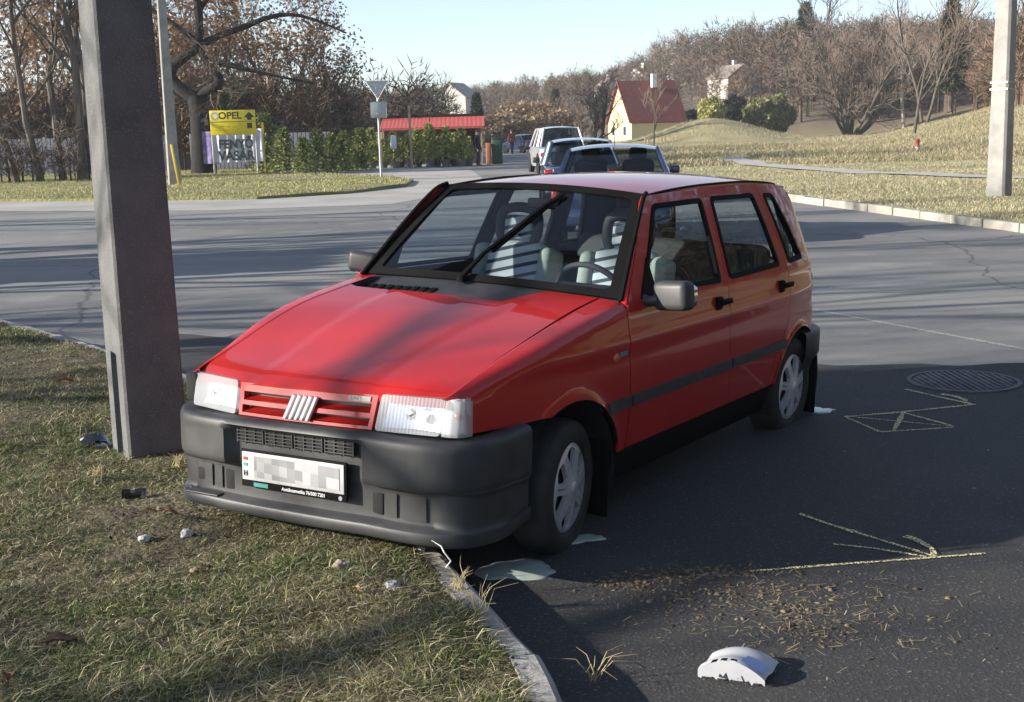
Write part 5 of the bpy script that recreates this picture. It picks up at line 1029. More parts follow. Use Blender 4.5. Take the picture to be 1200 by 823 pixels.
# ---- woods as a mass: many small bare trees in one object
def wood(name, label, pos, hs, seed, tpl_n=5, twigcols=None, grn=.05):
    r2 = np.random.default_rng(seed); TP = []
    for k in range(tpl_n):
        P = []; rr = np.random.default_rng(seed * 10 + k); nbch = 46
        P.append([(-.018, 0, 0), (.018, 0, 0), (0, 0, .8)]); P.append([(0, -.018, 0), (0, .018, 0), (0, 0, .8)])
        for i in range(nbch):
            z = rr.uniform(.22, .85); a = rr.uniform(0, 6.28); L = rr.uniform(.15, .36) * (1.15 - .6 * abs(z - .45)); el = rr.uniform(.2, 1.2); b = np.array([0, 0, z * .8]); d = np.array([math.cos(a) * math.cos(el), math.sin(a) * math.cos(el), math.sin(el)]); e = b + d * L; w = np.cross(d, rr.normal(0, 1, 3)); w /= np.linalg.norm(w)
            P.append([b - w * .006, b + w * .006, e])
            for q in range(4):
                f = rr.uniform(.3, 1); b2 = b + d * L * f; d2 = d + rr.normal(0, .6, 3); d2 /= np.linalg.norm(d2); w2 = np.cross(d2, rr.normal(0, 1, 3)); w2 /= np.linalg.norm(w2); l2 = rr.uniform(.06, .16); P.append([b2 - w2 * .006, b2 + w2 * .006, b2 + d2 * l2])
        TP.append(np.array(P).reshape(-1, 3))
    Vs = []; Cs = []
    tc = np.array(twigcols or [(.20, .15, .115), (.25, .19, .145), (.16, .125, .10), (.22, .155, .11)]) * .72
    for (x, y, z), h in zip(pos, hs):
        T = TP[r2.integers(0, tpl_n)]; a = r2.uniform(0, 6.28); c, s = math.cos(a), math.sin(a); w = h * r2.uniform(.8, 1.15); Vs.append(np.stack([(T[:, 0] * c - T[:, 1] * s) * w + x, (T[:, 0] * s + T[:, 1] * c) * w + y, T[:, 2] * h + z - .2], 1))
        col = tc[r2.integers(0, len(tc))] * r2.uniform(.75, 1.25)
        if r2.random() < grn: col = np.array((.05, .07, .03))
        Cs.append(np.repeat(col[None], len(T), 0))
    V = np.concatenate(Vs); me = fastmesh(name, V, np.arange(len(V)).reshape(-1, 3)); setcol(me, np.concatenate(Cs)); return stuff(link(name, me, M['attr']), label, 'woodland')
r2 = np.random.default_rng(77)
def hz(x, y): return .1 + hillh(x, y)
px = []; hh = []
while len(px) < 3000:
    y = r2.uniform(152, 430); x = r2.uniform(-.2, .47) * y; d = float(hillh(x, y))
    if d > 1.2 and not (8 < x < 22 and y < 172): px.append((x, y, float(hz(x, y)))); hh.append(r2.uniform(4.5, 8.5) * (1.4 if x > 34 else .8))
wood('hill_woods', 'brown leafless woods covering the far hillside', px, hh, 1)
px = []; hh = []
while len(px) < 230:
    y = r2.uniform(96, 150); x = r2.uniform(24, 75) if r2.random() < .8 else r2.uniform(30, 60)
    d = float(hillh(x, y)); 
    if x / y > .42 and y < 120 and d < 6: continue
    if d > 2.2: px.append((x, y, float(hz(x, y)))); hh.append(r2.uniform(5, 10))
wood('slope_thicket', 'reddish brown leafless thicket on the slope above the meadow', px, hh, 2, twigcols=[(.26, .17, .125), (.22, .15, .11), (.28, .20, .14)])
px = []; hh = []
while len(px) < 260:
    y = r2.uniform(68.5, 88); x = r2.uniform(-38, -9.5); px.append((x, y, .05)); hh.append(r2.uniform(3.5, 7.5))
wood('fence_thicket', 'brown twiggy thicket growing behind the slat fence', px, hh, 6, twigcols=[(.17, .12, .085), (.24, .155, .10), (.13, .10, .08), (.28, .18, .11)])
px = []; hh = []
while len(px) < 46:
    y = r2.uniform(52.5, 56.5); x = r2.uniform(-23.5, -16.2); px.append((x, y, .05)); hh.append(r2.uniform(1.2, 3.6))
wood('undergrowth', 'grey twiggy undergrowth round the feet of the leaning trunks', px, hh, 7, twigcols=[(.17, .14, .11), (.24, .20, .16), (.11, .09, .07)])
px = []; hh = []
while len(px) < 330:
    y = r2.uniform(88, 150); x = r2.uniform(-70, -5.5)
    if x < -3.5 - (y - 88) * .03: px.append((x, y, .05)); hh.append(r2.uniform(5.5, 8.0))
wood('left_woods', 'dark leafless trees behind the stall and the brown row', px, hh, 3, twigcols=[(.10, .085, .075), (.13, .105, .09), (.15, .11, .085)], grn=.1)
px = []; hh = []
while len(px) < 120:
    y = r2.uniform(150, 215); x = r2.uniform(-40, 12); px.append((x, y, float(hz(x, y)))); hh.append(r2.uniform(3, 5.5))
wood('valley_scrub', 'pale brown leafless scrub on the valley floor', px, hh, 4, twigcols=[(.30, .22, .155), (.26, .19, .14), (.24, .18, .14)])
# bushes on the slope to the right of the camera (they show in the car's flank)
for i, (x, y, H, lb) in enumerate(((15.5, 3.5, 11, 'tall bare tree on the slope beside the road bend'), (14.5, -2.5, 12, 'bare tree on the slope opposite the red car'), (17.5, -7, 13, 'bare tree farther down the slope opposite the car'), (13.5, -10, 11, 'bare tree close to the kerb down the road'), (19, 8.5, 12, 'bare tree higher on the slope beside the road'))):
    tree(lb, 120 + i, (x, y, float(meadz(x, y))), H, .22, levels=3, nb=(10, 8, 6), spread=.8, split=.12, minr=.02, leaves=(.10, BR, 1, .3, i))
px = []; hh = []
while len(px) < 420:
    y = r2.uniform(-50, 26); x = r2.uniform(17.5, 40); px.append((x, y, float(meadz(x, y)))); hh.append(r2.uniform(7, 12))
wood('near_slope_thicket', 'leafless thicket on the slope to the side of the road', px, hh, 5, twigcols=[(.07, .055, .04), (.10, .075, .055), (.05, .045, .03)], grn=.2)
# ---- meadow tufts
def tufts(name, label, N, sx, sy_, zf, hh, cols, wid, reject=None):
    x, y = sx(N), sy_(N); 
    if callable(reject): k = reject(x, y); x, y = x[k], y[k]
    k = inview(x, y, zf(x, y), 30); x, y = x[k], y[k]; n = len(x); C = np.array(cols)[rng.integers(0, len(cols), n)] * rng.uniform(.7, 1.3, (n, 1)); g = vnoise(x, y, .12, 21); C = C * (1 - .25 * g[:, None]) + np.array([[.10, .12, .035]]) * (.25 * g[:, None])
    H = hh * rng.uniform(.4, 1.2, n) * (.5 + vnoise(x, y, .35, 22)); stuff(blades(name, x, y, zf(x, y) - .01, H, wid * rng.uniform(.6, 1.4, n), rng.uniform(.3, 1.3, n), rng.uniform(0, 6.28, n), C, M['grass']), label, 'grass')
DRY = [(.60, .53, .36), (.52, .46, .30), (.44, .40, .25), (.33, .33, .19)]
def ysamp(a, b): return lambda N: a * np.exp(rng.random(N) * math.log(b / a))
yl = {}
def sY(N): yl['y'] = 14 * np.exp(rng.random(N) * math.log(150 / 14)); return yl['y']
yy_ = sY(230000); xx_ = kline(yy_) + .25 + rng.random(230000) * (yy_ * .45)
tufts('meadow_grass', 'dry yellowish grass covering the meadow and slope', 230000, lambda N: xx_, lambda N: yy_, meadz, .085, DRY, .012, lambda x, y: ~((np.abs(x - np.interp(y, pa[::-1, 1], pa[::-1, 0])) < .62) & (y > 28) & (y < 62)))
yy2 = rng.uniform(33.5, 67, 100000); xx2 = rng.uniform(-34, -3, 100000)
tufts('far_verge_grass', 'yellow green grass of the verge across the side street', 100000, lambda N: xx2, lambda N: yy2, lambda x, y: .09 + 0 * x, .08, [(.38, .37, .15), (.48, .42, .21), (.27, .30, .11), (.52, .46, .28)], .025, lambda x, y: pip(x, y, fv))
yy3 = 48 * np.exp(rng.random(120000) * math.log(152 / 48)); xx3 = kline(yy3) + 2 + rng.random(120000) * (yy3 * .46)
tufts('tall_meadow_grass', 'taller ochre dead grass of the upper meadow and bank', 120000, lambda N: xx3, lambda N: yy3, meadz, .26, [(.52, .44, .29), (.43, .36, .235), (.34, .295, .19), (.25, .24, .14)], .026, lambda x, y: (vnoise(x, y, .13, 31) > .34) & ~((np.abs(x - np.interp(y, pa[::-1, 1], pa[::-1, 0])) < 1.0) & (y < 62)))
# ================================================================== red roofed stall
sl = thing('market_stall', 'low open stall with red corrugated roof behind the potted firs', 'market stall', (-4.0, 68.5, 0), R(2))
M['redroof'] = pmat('red_roof_sheet', (.52, .10, .08), (.47, .085, .07), scale=2, rough=.5)
def rf(x0, x1): return grid(60, 3, lambda u, v: (x0 + (x1 - x0) * u, -1.1 + 2.4 * v, 2.00 + .55 * v + .006 * math.sin(u * 60 * 1.3)))
obj('roof_sheet', *rf(-2.75, -.15), M['redroof'], sl); obj('roof_sheet', *rf(-.10, 2.85), M['redroof'], sl)
obj('fascia', *box((0, -1.1, 1.94), (5.6, .03, .10)), M['redroof'], sl); obj('ridge_board', *box((0, 1.32, 2.62), (5.6, .05, .16)), M['dark'], sl)
for x in (-2.6, -1.2, .1, 1.4, 2.65): obj('post', *box((x, -.95, .98), (.09, .09, 1.96)), M['wood'], sl)
obj('back_wall', *box((0, 1.2, 1.1), (5.4, .05, 2.2)), pmat('stall_wall', (.05, .045, .04), rough=.9), sl); obj('side_wall', *box((2.55, .2, 1.0), (.05, 1.9, 1.9)), M['fence'], sl); obj('counter', *box((-.4, -.6, .85), (4.0, .5, .08)), M['wood'], sl)
obj('side_panel', *box((-2.9, -.9, 1.45), (.45, .05, .75)), pmat('ochre_board', (.5, .36, .18), rough=.8), sl)
tag(obj('wooden_pole', *tube([(-4.68, 62.0, -.1), (-4.72, 62.0, 3.05)], .06, 8), M['wood']), 'bare wooden pole rising among the potted firs', 'pole')
tag(obj('white_sack', *move(box((0, 0, .35), (.30, .2, .7), .08), (-5.6, 62.6, .95)), M['white_paint']), 'white sack hanging between the potted firs', 'sack')
tag(obj('brown_crate', *move(box((0, 0, .55), (.28, .3, 1.1), .03), (-.93, 65.6, 0)), pmat('orange_brown', (.40, .16, .07), rough=.8)), 'orange brown upright crate beside the man in black', 'crate')
tag(obj('green_cabinet', *move(join(box((0, 0, .65), (.55, .5, 1.3), .03), box((0, 0, 1.33), (.6, .55, .06), .01)), (-.48, 66.0, 0)), pmat('green_sheet', (.03, .075, .04), rough=.5)), 'dark green sheet metal cabinet at the end of the stall', 'cabinet')
# ================================================================== people
def person(label, loc, rz, top, trousers, skin=(.42, .26, .19), hair=(.06, .04, .03), stride=.06, hold=0.0):
    t = thing('person', label, 'person', loc, rz)
    J = {'pel': ((0, 0, .95), .15), 'ab': ((0, .01, 1.12), .15), 'ch': ((0, .02, 1.34), .17), 'nk': ((0, .02, 1.50), .07), 'hd0': ((0, 0, 1.58), .085), 'hd1': ((0, -.01, 1.72), .085)}
    E_ = [('pel', 'ab'), ('ab', 'ch'), ('ch', 'nk'), ('nk', 'hd0'), ('hd0', 'hd1')]
    for s, n in ((1, 'l'), (-1, 'r')):
        f = stride * s
        J.update({n + 'hip': ((s * .10, 0, .88), .10), n + 'kn': ((s * .11, f - .03, .49), .072), n + 'an': ((s * .12, f * 1.7 + .02, .09), .05), n + 'toe': ((s * .13, f * 1.7 - .15, .04), .04), n + 'sh': ((s * .20, .02, 1.41), .075), n + 'el': ((s * .27, .04, 1.13), .055), n + 'wr': ((s * .26, -.06 - hold, .90 + hold), .038), n + 'ha': ((s * .255, -.09 - hold, .81 + hold), .038)})
        E_ += [('pel', n + 'hip'), (n + 'hip', n + 'kn'), (n + 'kn', n + 'an'), (n + 'an', n + 'toe'), ('ch', n + 'sh'), (n + 'sh', n + 'el'), (n + 'el', n + 'wr'), (n + 'wr', n + 'ha')]
    ks = list(J); me = bpy.data.meshes.new('body'); me.from_pydata([J[k][0] for k in ks], [(ks.index(a), ks.index(b)) for a, b in E_], [])
    b = bpy.data.objects.new('body', me); COL.objects.link(b); b.parent = t
    sm = b.modifiers.new('skin', 'SKIN'); me.skin_vertices.new() if not me.skin_vertices else None
    for i, k in enumerate(ks): r = J[k][1]; me.skin_vertices[0].data[i].radius = (r, r * (.75 if k in ('pel', 'ab', 'ch') else 1)); me.skin_vertices[0].data[i].use_root = (k == 'pel')
    b.modifiers.new('sub', 'SUBSURF').levels = 2
    m = bpy.data.materials.new('clothes'); m.use_nodes = True; n = m.node_tree; bs = n.nodes['Principled BSDF']; bs.inputs['Roughness'].default_value = .85
    tc = n.nodes.new('ShaderNodeTexCoord'); sp_ = n.nodes.new('ShaderNodeSeparateXYZ'); n.links.new(tc.outputs['Object'], sp_.inputs[0]); cr = n.nodes.new('ShaderNodeValToRGB'); cr.color_ramp.interpolation = 'CONSTANT'
    ml = n.nodes.new('ShaderNodeMath'); ml.operation = 'MULTIPLY'; ml.inputs[1].default_value = .5; n.links.new(sp_.outputs['Z'], ml.inputs[0]); n.links.new(ml.outputs[0], cr.inputs['Fac'])
    el = cr.color_ramp.elements; el[0].position = 0; el[0].color = (.015, .013, .012, 1); el[1].position = .055; el[1].color = (*trousers, 1)
    for p, c in ((.445, top), (.765, skin)): e = el.new(p); e.color = (*c, 1)
    n.links.new(cr.outputs['Color'], bs.inputs['Base Color']); me.materials.append(m)
    obj('hair', *move(lathe([(0, .115), (.06, .10), (.095, .05), (.10, 0), (.09, -.05)], 14), (0, .015, 1.725)), pmat('hair', hair, rough=.8), t)
    hm = pmat('skin', skin, rough=.6)
    for s in (1, -1):
        z0 = .80 + hold; y0 = -.09 - hold
        obj('hand', *join(box((s * .255, y0, z0), (.03, .07, .09), .012), *[tube([(s * .255, y0 - .028 + .018 * q, z0 - .04), (s * .25, y0 - .03 + .018 * q, z0 - .075), (s * .24, y0 - .035 + .018 * q, z0 - (.10 if q in (1, 2) else .092))], .009, 5) for q in range(4)], tube([(s * .25, y0 - .035, z0 + .02), (s * .235, y0 - .06, z0 - .02), (s * .23, y0 - .062, z0 - .045)], .009, 5)), hm, t)
    return t
person('man in black jacket and black trousers standing beside the potted firs', (-1.42, 62.4, .006), R(70), (.012, .013, .018), (.012, .013, .018), hold=.0)
person('person in rust coloured jacket walking on the far road', (.42, 92, .006), R(20), (.20, .07, .05), (.03, .03, .045), stride=.16)
# ================================================================== cars on the road
def road_car(label, loc, rz, prof_roof, W, col, wheels, hood, tail_, wins, kind='sedan', plate=True):
    """body from side profile stations: list of (x, z_bottom_of_glass, z_roof, half width belt, half width roof)"""
    t = thing('car', label, 'car', loc, rz); pm = pmat('car_paint', col, rough=.3, coat=.9, metal=.25)
    lo = []; XS = [p[0] for p in prof_roof]
    def low(u, v):
        x = np.interp(u, np.linspace(0, 1, len(prof_roof)), XS); zb = np.interp(x, XS, [p[1] for p in prof_roof]); hw = np.interp(x, XS, [p[3] for p in prof_roof]); a = -1 + 2 * v
        prof2 = [(-.96, .25), (-1.0, .40), (-1.0, .62), (-.985, zb - .06), (-.93, zb), (-.5, zb + .02), (0, zb + .025), (.5, zb + .02), (.93, zb), (.985, zb - .06), (1.0, .62), (1.0, .40), (.96, .25)]; k = v * 12; i = min(11, int(k)); f = k - i; p = prof2[i]; q = prof2[i + 1]; return (x, (p[0] + (q[0] - p[0]) * f) * hw, p[1] + (q[1] - p[1]) * f)
    bd = grid(41, 25, low); n = len(bd[0]); V, F = bd; F = F + [tuple(range(24, -1, -1)), tuple(range(40 * 25, 41 * 25))]; body = obj('body', V, F, pm, t)
    return t, pm
def simple_car(name, label, loc, rz, L, Wd, Hh, col, rear_over=.75, cab=(-.1, .95), belt=.92, estate=False, boot=.95, heads=True, wb=None, r=.30):
    t = thing(name, label, 'car', loc, rz); pm = pmat('car_paint', col, tuple(min(1, c * 1.15) for c in col), scale=1.5, rough=.3, coat=.9, metal=.2)
    xr, xfr = -L / 2, L / 2; hw = Wd / 2
    st = [(xr, .55, .70, .86), (xr + .04, .40, boot - .04, .93), (xr + .25, .30, boot, .97), (xr + .9, .28, boot + .02, 1.0), (0, .26, belt, 1.0), (xfr - 1.3, .26, belt, .99), (xfr - .9, .27, belt - .06, .98), (xfr - .2, .30, .74, .93), (xfr - .03, .36, .64, .88), (xfr, .45, .56, .84)]
    xs_ = np.array([s[0] for s in st])
    def low(u, v):
        x = xr + (xfr - xr) * (3 * u * u - 2 * u ** 3 if False else u); zb = np.interp(x, xs_, [s[1] for s in st]); zt = np.interp(x, xs_, [s[2] for s in st]); w = hw * np.interp(x, xs_, [s[3] for s in st]); pr = [(-.95, 0), (-.99, .15), (-1, .4), (-.99, .7), (-.95, .93), (-.85, .995), (0, 1.02), (.85, .995), (.95, .93), (.99, .7), (1, .4), (.99, .15), (.95, 0)]; a, b_ = pr[int(round(v * 12))]; return (x, a * w, zb + (zt - zb) * b_)
    V, F = grid(49, 13, low); F = F + [tuple(range(12, -1, -1)), tuple(48 * 13 + i for i in range(13))]; body = obj('body', V, F, pm, t)
    # cabin: base and roof outlines
    bx0, bx1 = (xr + (.12 if estate else .62), xfr - 1.0); rx0, rx1 = (bx0 + (.30 if estate else .62), bx1 - .75); bw, rw = hw * .93, hw * .74
    zb = belt - .02; zr = Hh
    def rp_(a, lift=0): return None
    roof = grid(16, 13, lambda u, v: (rx0 - .06 + (rx1 - rx0 + .12) * u, (-1 + 2 * v) * (rw + .015), zr - .05 * (2 * u - 1) ** 2 * .9 - .06 * abs(-1 + 2 * v) ** 2.5)); ro_ = obj('roof', *roof, pm, t)
    C = {'rl0': (bx0, bw, zb), 'rl1': (rx0, rw, zr - .09), 'fl0': (bx1, bw, zb), 'fl1': (rx1, rw, zr - .09)}
    def quad(a, b, c, d, bulge=(0, 0, 0), n=8):
        a, b, c, d = map(np.array, (a, b, c, d)); bl = np.array(bulge); return grid(n, n, lambda u, v: tuple((a * (1 - u) + b * u) * (1 - v) + (d * (1 - u) + c * u) * v + bl * math.sin(math.pi * u) * math.sin(math.pi * v)))
    m_ = lambda p: (p[0], -p[1], p[2])
    obj('rear_window', *quad(m_(C['rl0']), C['rl0'], C['rl1'], m_(C['rl1']), (-.07, 0, .02)), M['glass_dark'], t); obj('windscreen', *quad(C['fl0'], m_(C['fl0']), m_(C['fl1']), C['fl1'], (.07, 0, .02)), M['glass_dark'], t)
    for s in (1, -1):
        g = lambda p: (p[0], p[1] * s, p[2]); lerp = lambda a, b, f: tuple(np.array(a) + (np.array(b) - np.array(a)) * f)
        for f0, f1 in ((.06, .30), (.34, .62), (.66, .94)) if not estate else ((.04, .30), (.34, .64), (.68, .94)):
            obj('side_window', *quad(g(lerp(C['rl0'], C['fl0'], f0)), g(lerp(C['rl0'], C['fl0'], f1)), g(lerp(C['rl1'], C['fl1'], f1)), g(lerp(C['rl1'], C['fl1'], f0)), (0, .01 * s, 0), 5), M['glass_dark'], t)
        obj('pillar', *join(*[tube([g(lerp(C['rl0'], C['fl0'], f)), g(lerp(C['rl1'], C['fl1'], f))], .04, 6) for f in (0, .32, .64, 1.0)] + [tube([g(C['rl1']), g(C['fl1'])], .035, 6)]), pm, t)
        obj('tail_light', *box((xr + .07, s * hw * .80, .74), (.09, .28, .17), .03), M['redlens'], t); obj('headlight', *box((xfr - .10, s * hw * .72, .62), (.12, .34, .13), .03), M['reflector'], t)
        obj('door_mirror', *box((bx1 - .25, s * (hw + .07), zb + .07), (.09, .17, .13), .03), pm if not estate else M['black_plastic'], t)
    obj('rear_bumper', *box((xr + .06, 0, .45), (.16, Wd * .92, .24), .05), pm, t); obj('number_plate', *box((xr + .0, 0, .62), (.03, .50, .11)), M['white_paint'], t)
    obj('seats', *join(*[box((x, y, zb + .02), (.13, .48, .5), .06) for x in (bx1 - 1.15, rx0 + .45) for y in (-.36, .36)] + [box((x, y, zb + .36), (.09, .26, .18), .04) for x in (bx1 - 1.22, rx0 + .38) for y in (-.36, .36)]), M['interior'], t)
    obj('antenna', *tube([(rx1 - .3, 0, zr - .02), (rx1 - .55, 0, zr + .32)], .006, 4), M['rubber'], t)
    for x in (xr + rear_over, (xr + rear_over + (wb or 2.55))):
        for s in (1, -1):
            w = link('wheel', mesh('wheel', *lathe([(0, .09), (.17, .085), (.19, .06)], 20, 'y')), M['silver'], t, (x, s * (hw - .10), r), (0, 0, 0 if s > 0 else math.pi)); obj('tyre', *lathe([(.18, -.09), (.25, -.10), (r - .01, -.08), (r, 0), (r - .01, .08), (.25, .10), (.185, .085)], 24, 'y'), M['tyre'], w)
            obj('wheel_arch', *xf(lathe([(r + .06, -.01), (r + .06, .012), (0, .012)], 24, 'y'), Matrix.Translation((x, s * (hw - .005), r)) @ Matrix.Rotation(0 if s > 0 else math.pi, 4, 'Z')), M['dark'], t)
    return t
simple_car('sedan_car', 'dark blue sedan seen from behind just beyond the red car', (1.66, 19.3, .004), R(84), 4.4, 1.74, 1.42, (.025, .045, .10), boot=1.0)
simple_car('hatchback_car', 'light blue grey hatchback ahead of the dark blue sedan', (1.60, 28.5, .004), R(90), 4.0, 1.68, 1.47, (.10, .14, .20), estate=True, boot=.9)
simple_car('off_road_car', 'tall silver off-road car ahead of the light blue hatchback', (1.95, 50.5, .004), R(96), 4.5, 1.82, 1.80, (.50, .51, .53), estate=True, boot=1.0, belt=1.05, r=.36)
simple_car('parked_car', 'distant dark blue car beyond the person in the rust jacket', (1.25, 98, .004), R(120), 4.2, 1.7, 1.42, (.03, .05, .11))
# ================================================================== houses
def house(label, loc, rz, w, d, h, rh, wall, roof, over=.3, win=(), chim=True):
    t = thing('house', label, 'house', loc, rz); wl = obj('wall', *box((0, 0, h / 2 - .5), (w, d, h + 1)), pmat('render', wall, tuple(c * .9 for c in wall), scale=1, rough=.9), t)
    V, F = extrude_poly([(-w / 2, 0), (w / 2, 0), (0, rh)], -d / 2, d / 2); obj('gable', [(v[0], v[2], v[1] + h) for v in V], F, wl.data.materials[0], t, smooth=False)
    rm = pmat('roof_tiles', roof, tuple(c * .8 for c in roof), scale=1.5, rough=.85, bump=.3); sl_ = math.hypot(w / 2, rh) + over; an = math.atan2(rh, w / 2)
    for s in (1, -1): obj('roof', *xf(box((0, 0, 0), (sl_, d + 2 * over, .12)), Matrix.Translation((s * (w / 4 + over * .45 * math.cos(an)), 0, h + rh / 2 - over * .45 * math.sin(an) + .1)) @ Matrix.Rotation(s * an, 4, 'Y')), rm, t, smooth=False)
    if chim: obj('chimney', *box((w * .12, d * .1, h + rh + .1), (.5, .5, 1.4)), M['white_paint'], t)
    for (x, z, ww, hh_) in win:
        f = obj('window', *box((x, -d / 2 - .02, z), (ww, .05, hh_)), M['white_paint'], t); obj('pane', *box((x, -d / 2 - .05, z), (ww * .82, .03, hh_ * .85)), M['ink'], f)
    return t
house('yellow and white house with a large dull red roof on the bank', (14.8, 133, .2), R(-72), 6.2, 6.0, 2.1, 4.1, (.62, .52, .32), (.21, .065, .055), win=((-1.6, 1.2, .8, 1.0), (1.4, 1.2, .8, 1.0)))
house('tall white gabled house among dark trees on the left hill', (-7.5, 196, 2.4), R(-20), 5.4, 6, 4.6, 2.2, (.62, .60, .55), (.40, .36, .32), win=((-1.2, 3.2, .7, 1.0), (1.1, 3.2, .7, 1.0)), chim=False)
house('small white house with grey roof high on the hill', (36, 262, float(hillh(36, 262))), R(15), 5, 6, 2.6, 1.7, (.66, .66, .64), (.25, .24, .24), win=((0, 1.4, .9, 1.0),))
house('white house with brown roof behind the red roofed one', (25, 236, float(hillh(25, 236))), R(-25), 5, 6, 2.6, 1.8, (.70, .68, .64), (.14, .08, .06), win=((.8, 1.4, .8, .9),))
house('little white cottage in the valley beyond the silver car', (16.5, 205, float(hillh(16.5, 205))), R(10), 3.4, 4, 2.2, 1.4, (.72, .70, .66), (.3, .22, .2))
house('pale house half hidden by trees above the meadow', (33.5, 186, float(hillh(33.5, 186))), R(20), 5, 6, 2.6, 1.8, (.60, .56, .50), (.24, .2, .18))
for k in range(4): tag(obj('wooden_post', *box((12.4 + (0, .35, 1.6, 1.95)[k], 112 + .5 * k, .45), (.16, .16, .9 + .1 * (k % 2))), M['wood']), ['first short wooden post of the pair by the house bank', 'second short wooden post of the pair by the house bank', 'short wooden post of the farther pair on the bank', 'last short wooden post on the bank beside the hedge'][k], 'post')
hy = thing('hydrant', 'small red and white hydrant standing on the meadow', 'hydrant', (20.8, 63.5, .12)); obj('body', *lathe([(0, .62), (.09, .60), (.12, .52), (.10, .50), (.10, .25), (.13, .22)], 14), pmat('hydrant_red', (.45, .06, .05), rough=.5), hy); obj('foot', *lathe([(.10, .25), (.09, 0)], 14), M['white_paint'], hy)
# ================================================================== litter
def litter(name, label, cat, V, F, m, loc, rot=(0, 0, 0), smooth=False): return tag(obj(name, V, F, m, loc=loc, rot=rot, smooth=smooth), label, cat)
# folded white cover lying on the road
pw = thing('folded_paper', 'white folded torn paper cover lying on the asphalt', 'paper', (.655, 3.52, .003), R(-28))
def fold(u, v): x = -.10 + .20 * u; y = -.075 + .15 * v; z = .07 * math.sin(math.pi * min(1, u * .80 + .12)) ** .8 * (1 - .25 * v) + .004 * math.sin(v * 9); return (x, y + .02 * u, z)
M['paper'] = pmat('white_plastic_card', (.46, .47, .49), (.40, .41, .44), scale=10, rough=.45)
V, F = grid(22, 10, fold); F = [f for k, f in enumerate(F) if not (k % 9 == 0 and 3 < k // 9 < 12 and (k // 9) % 3)]
obj('cover', V, F, M['paper'], pw); V2, F2 = grid(20, 8, lambda u, v: tuple(np.array(fold(.03 + u * .94, .06 + v * .9)) * np.array([.96, .96, .80]))); obj('inner_sheet', V2, F2, M['paper'], pw)
V3, F3 = grid(22, 2, lambda u, v: (lambda p: (p[0], p[1] - .002, p[2] * (1 - v * (.72 + .25 * math.sin(u * 41) * math.sin(u * 17)))))(fold(u, 0)))
obj('torn_edge', V3, F3, M['paper'], pw); V3, F3 = grid(22, 2, lambda u, v: (lambda p: (p[0] * .93, p[1] + .022, p[2] * .9 * (1 - v)))(fold(u, 0))); obj('page_block', V3, F3, M['paper'], pw)
obj('blue_flap', *grid(6, 4, lambda u, v: tuple(np.array(fold(.62 + .33 * u, .08 + .5 * v)) + np.array([0, 0, .002]))), pmat('pale_blue_print', (.30, .38, .72), rough=.5), pw)
def gz(x, y): return float(vergeh(np.array([x]), np.array([y]))[0])
V, F = grid(8, 5, lambda u, v: (-.09 + .18 * u, -.04 + .08 * v, .05 * math.sin(math.pi * u) + .01 * v)); litter('broken_lamp_piece', 'black and silver broken lamp piece in the grass behind the pole foot', 'car part', *join((V, F), box((.02, -.01, .02), (.10, .05, .03), .008)), pmat('lamp_bits', (.01, .01, .012), (.5, .52, .55), scale=9, rough=.2, ramp=(.52, .56)), (-2.18, 6.32, gz(-2.18, 6.32) + .01), (.2, .3, .6), True)
litter('plastic_shard', 'grey black plastic shard lying in the grass before the pole', 'car part', *join(box((0, 0, .025), (.055, .004, .05)), box((.045, .02, .02), (.06, .05, .03), .008)), pmat('shard', (.02, .02, .022), (.3, .32, .35), scale=14, rough=.4, ramp=(.5, .55)), (-1.70, 5.25, gz(-1.7, 5.25) + .012), (.25, .1, .2))
for i, (x, y, s, lb) in enumerate(((-1.47, 4.69, .024, 'white crumb of debris in the grass near the car bumper'), (-1.31, 4.72, .026, 'rounded white lump of debris beside the white crumb'), (-.43, 4.02, .032, 'grey stone with a bright side lying near the kerb'), (-.63, 4.23, .030, 'brownish angular stone in the grass near the bumper'), (-1.17, 4.28, .016, 'small pink brown lump in the matted grass'), (-.36, 4.45, .014, 'small white pebble by the kerb under the bumper'))):
    bm = bmesh.new(); bmesh.ops.create_icosphere(bm, subdivisions=2, radius=s); rr = random.Random(i)
    for v in bm.verts: v.co *= rr.uniform(.75, 1.2); v.co.z *= .65
    me = bpy.data.meshes.new('stone'); bm.to_mesh(me); bm.free(); col = [(.6, .58, .56), (.6, .58, .56), (.36, .36, .37), (.34, .29, .23), (.36, .24, .18), (.6, .6, .58)][i]
    tag(link('stone', me, pmat('stone', col, tuple(c * .7 for c in col), scale=30, rough=.9, bump=.5), loc=(x, y, gz(x, y) + .016)), lb, 'stone')
def dleaf(label, x, y, s, rz, col):
    V, F = grid(7, 5, lambda u, v: ((u - .5) * 2 * s, (v - .5) * 1.1 * s * math.sin(math.pi * (.08 + .84 * u)) * (1 + .25 * math.sin(u * 19)), .012 * math.sin(u * 5) + .35 * s * (2 * v - 1) ** 2)); V2, F2 = tube([(-s, 0, .003), (-1.5 * s, .01, .012)], .0012, 4); litter('dead_leaf', label, 'leaf', *join((V, F), (V2, F2)), pmat('dead_leaf', col, tuple(c * .6 for c in col), scale=40, rough=.8), (x, y, gz(x, y) + .030), (.1, -.1, rz), True)
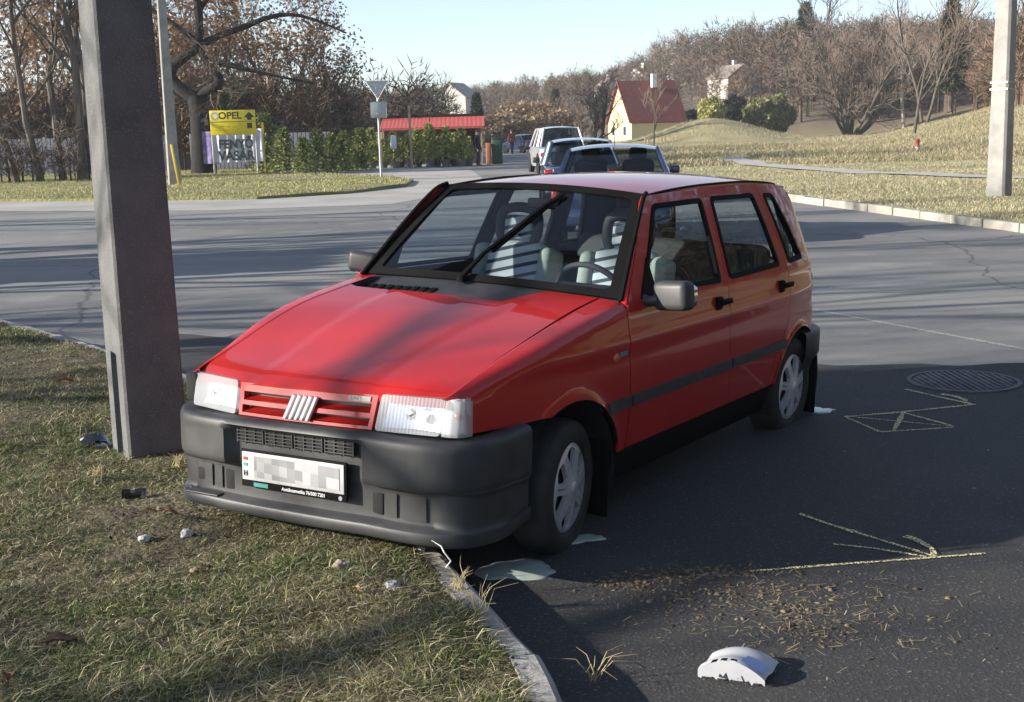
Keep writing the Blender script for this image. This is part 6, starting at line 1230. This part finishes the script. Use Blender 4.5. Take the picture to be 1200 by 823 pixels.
dleaf('large brown dead leaf lying in the grass', -1.41, 3.61, .045, .4, (.22, .13, .08)); dleaf('pale tan dead leaf in the matted grass', -1.12, 4.26, .03, 1.2, (.34, .24, .14)); dleaf('dark rust dead leaf in the grass corner', -1.46, 3.32, .035, 2.0, (.16, .07, .03)); dleaf('orange dead leaf near the plastic shard', -1.52, 4.98, .028, .8, (.38, .2, .09)); dleaf('tan curled leaf on the grass near the stone', -.55, 3.95, .022, 2.8, (.4, .27, .14)); dleaf('brown leaf beside the white crumb', -1.42, 4.92, .03, .1, (.26, .14, .07)); dleaf('yellow brown leaf behind the pole on the grass', -2.9, 7.9, .05, .5, (.4, .2, .08))
# dry stalks growing from the kerb joints and grass clumps along it
def stalks(label, x, y, n, L, spread, seed, z=.0, cols=((.42, .34, .2), (.3, .25, .12))):
    r3 = random.Random(seed); P = []
    for k in range(n):
        a = r3.uniform(0, 6.28); l = L * r3.uniform(.5, 1.1); e = spread * r3.uniform(.4, 1); P.append(tube([(r3.gauss(0, .012), r3.gauss(0, .012), 0), (math.cos(a) * l * e * .4, math.sin(a) * l * e * .4, l * .55), (math.cos(a) * l * e, math.sin(a) * l * e, l * (.9 - .35 * e))], [.0014, .0011, .0004], 3, False))
    litter('dry_grass_tuft', label, 'grass tuft', *join(*P), pmat('dry_stalk', cols[0], cols[1], scale=20, rough=.9), (x, y, z))
stalks('flattened dry stalks growing at the road edge near the kerb', .22, 3.50, 12, .14, 1.3, 1); 
for i, (x, y, n, L, z, lb) in enumerate(((-.20, 4.05, 26, .13, .095, 'bushy dry tuft overhanging the kerb stones'), (-.36, 4.48, 34, .12, .095, 'dry tuft at the kerb under the bumper'), (-.13, 3.80, 14, .18, .095, 'tall thin dry stalks beside the kerb'), (-.62, 4.72, 30, .10, .1, 'straw coloured tuft in front of the bumper centre'), (-1.33, 5.35, 5, .32, .1, 'long single stalks in front of the bumper end'), (-1.95, 5.6, 20, .10, .1, 'short tuft at the pole foot'), (-1.62, 5.78, 24, .10, .1, 'green brown tuft between pole and bumper'))): stalks(lb, x, y, n, L, .8 if L < .3 else .25, 10 + i, z)
# ================================================================== the air
hz_ = obj('haze', *box((0, 290, 17.4), (720, 730, 37.2)), None, smooth=False)
hm_ = bpy.data.materials.new('haze'); hm_.use_nodes = True; n_ = hm_.node_tree; n_.nodes.remove(n_.nodes['Principled BSDF'])
pv = n_.nodes.new('ShaderNodeVolumePrincipled'); pv.inputs['Color'].default_value = (.90, .94, 1.0, 1); pv.inputs['Density'].default_value = .00042; pv.inputs['Anisotropy'].default_value = .2
n_.links.new(pv.outputs['Volume'], n_.nodes['Material Output'].inputs['Volume']); hz_.data.materials.append(hm_)
stuff(hz_, 'thin pale haze in the air over the valley', 'haze')
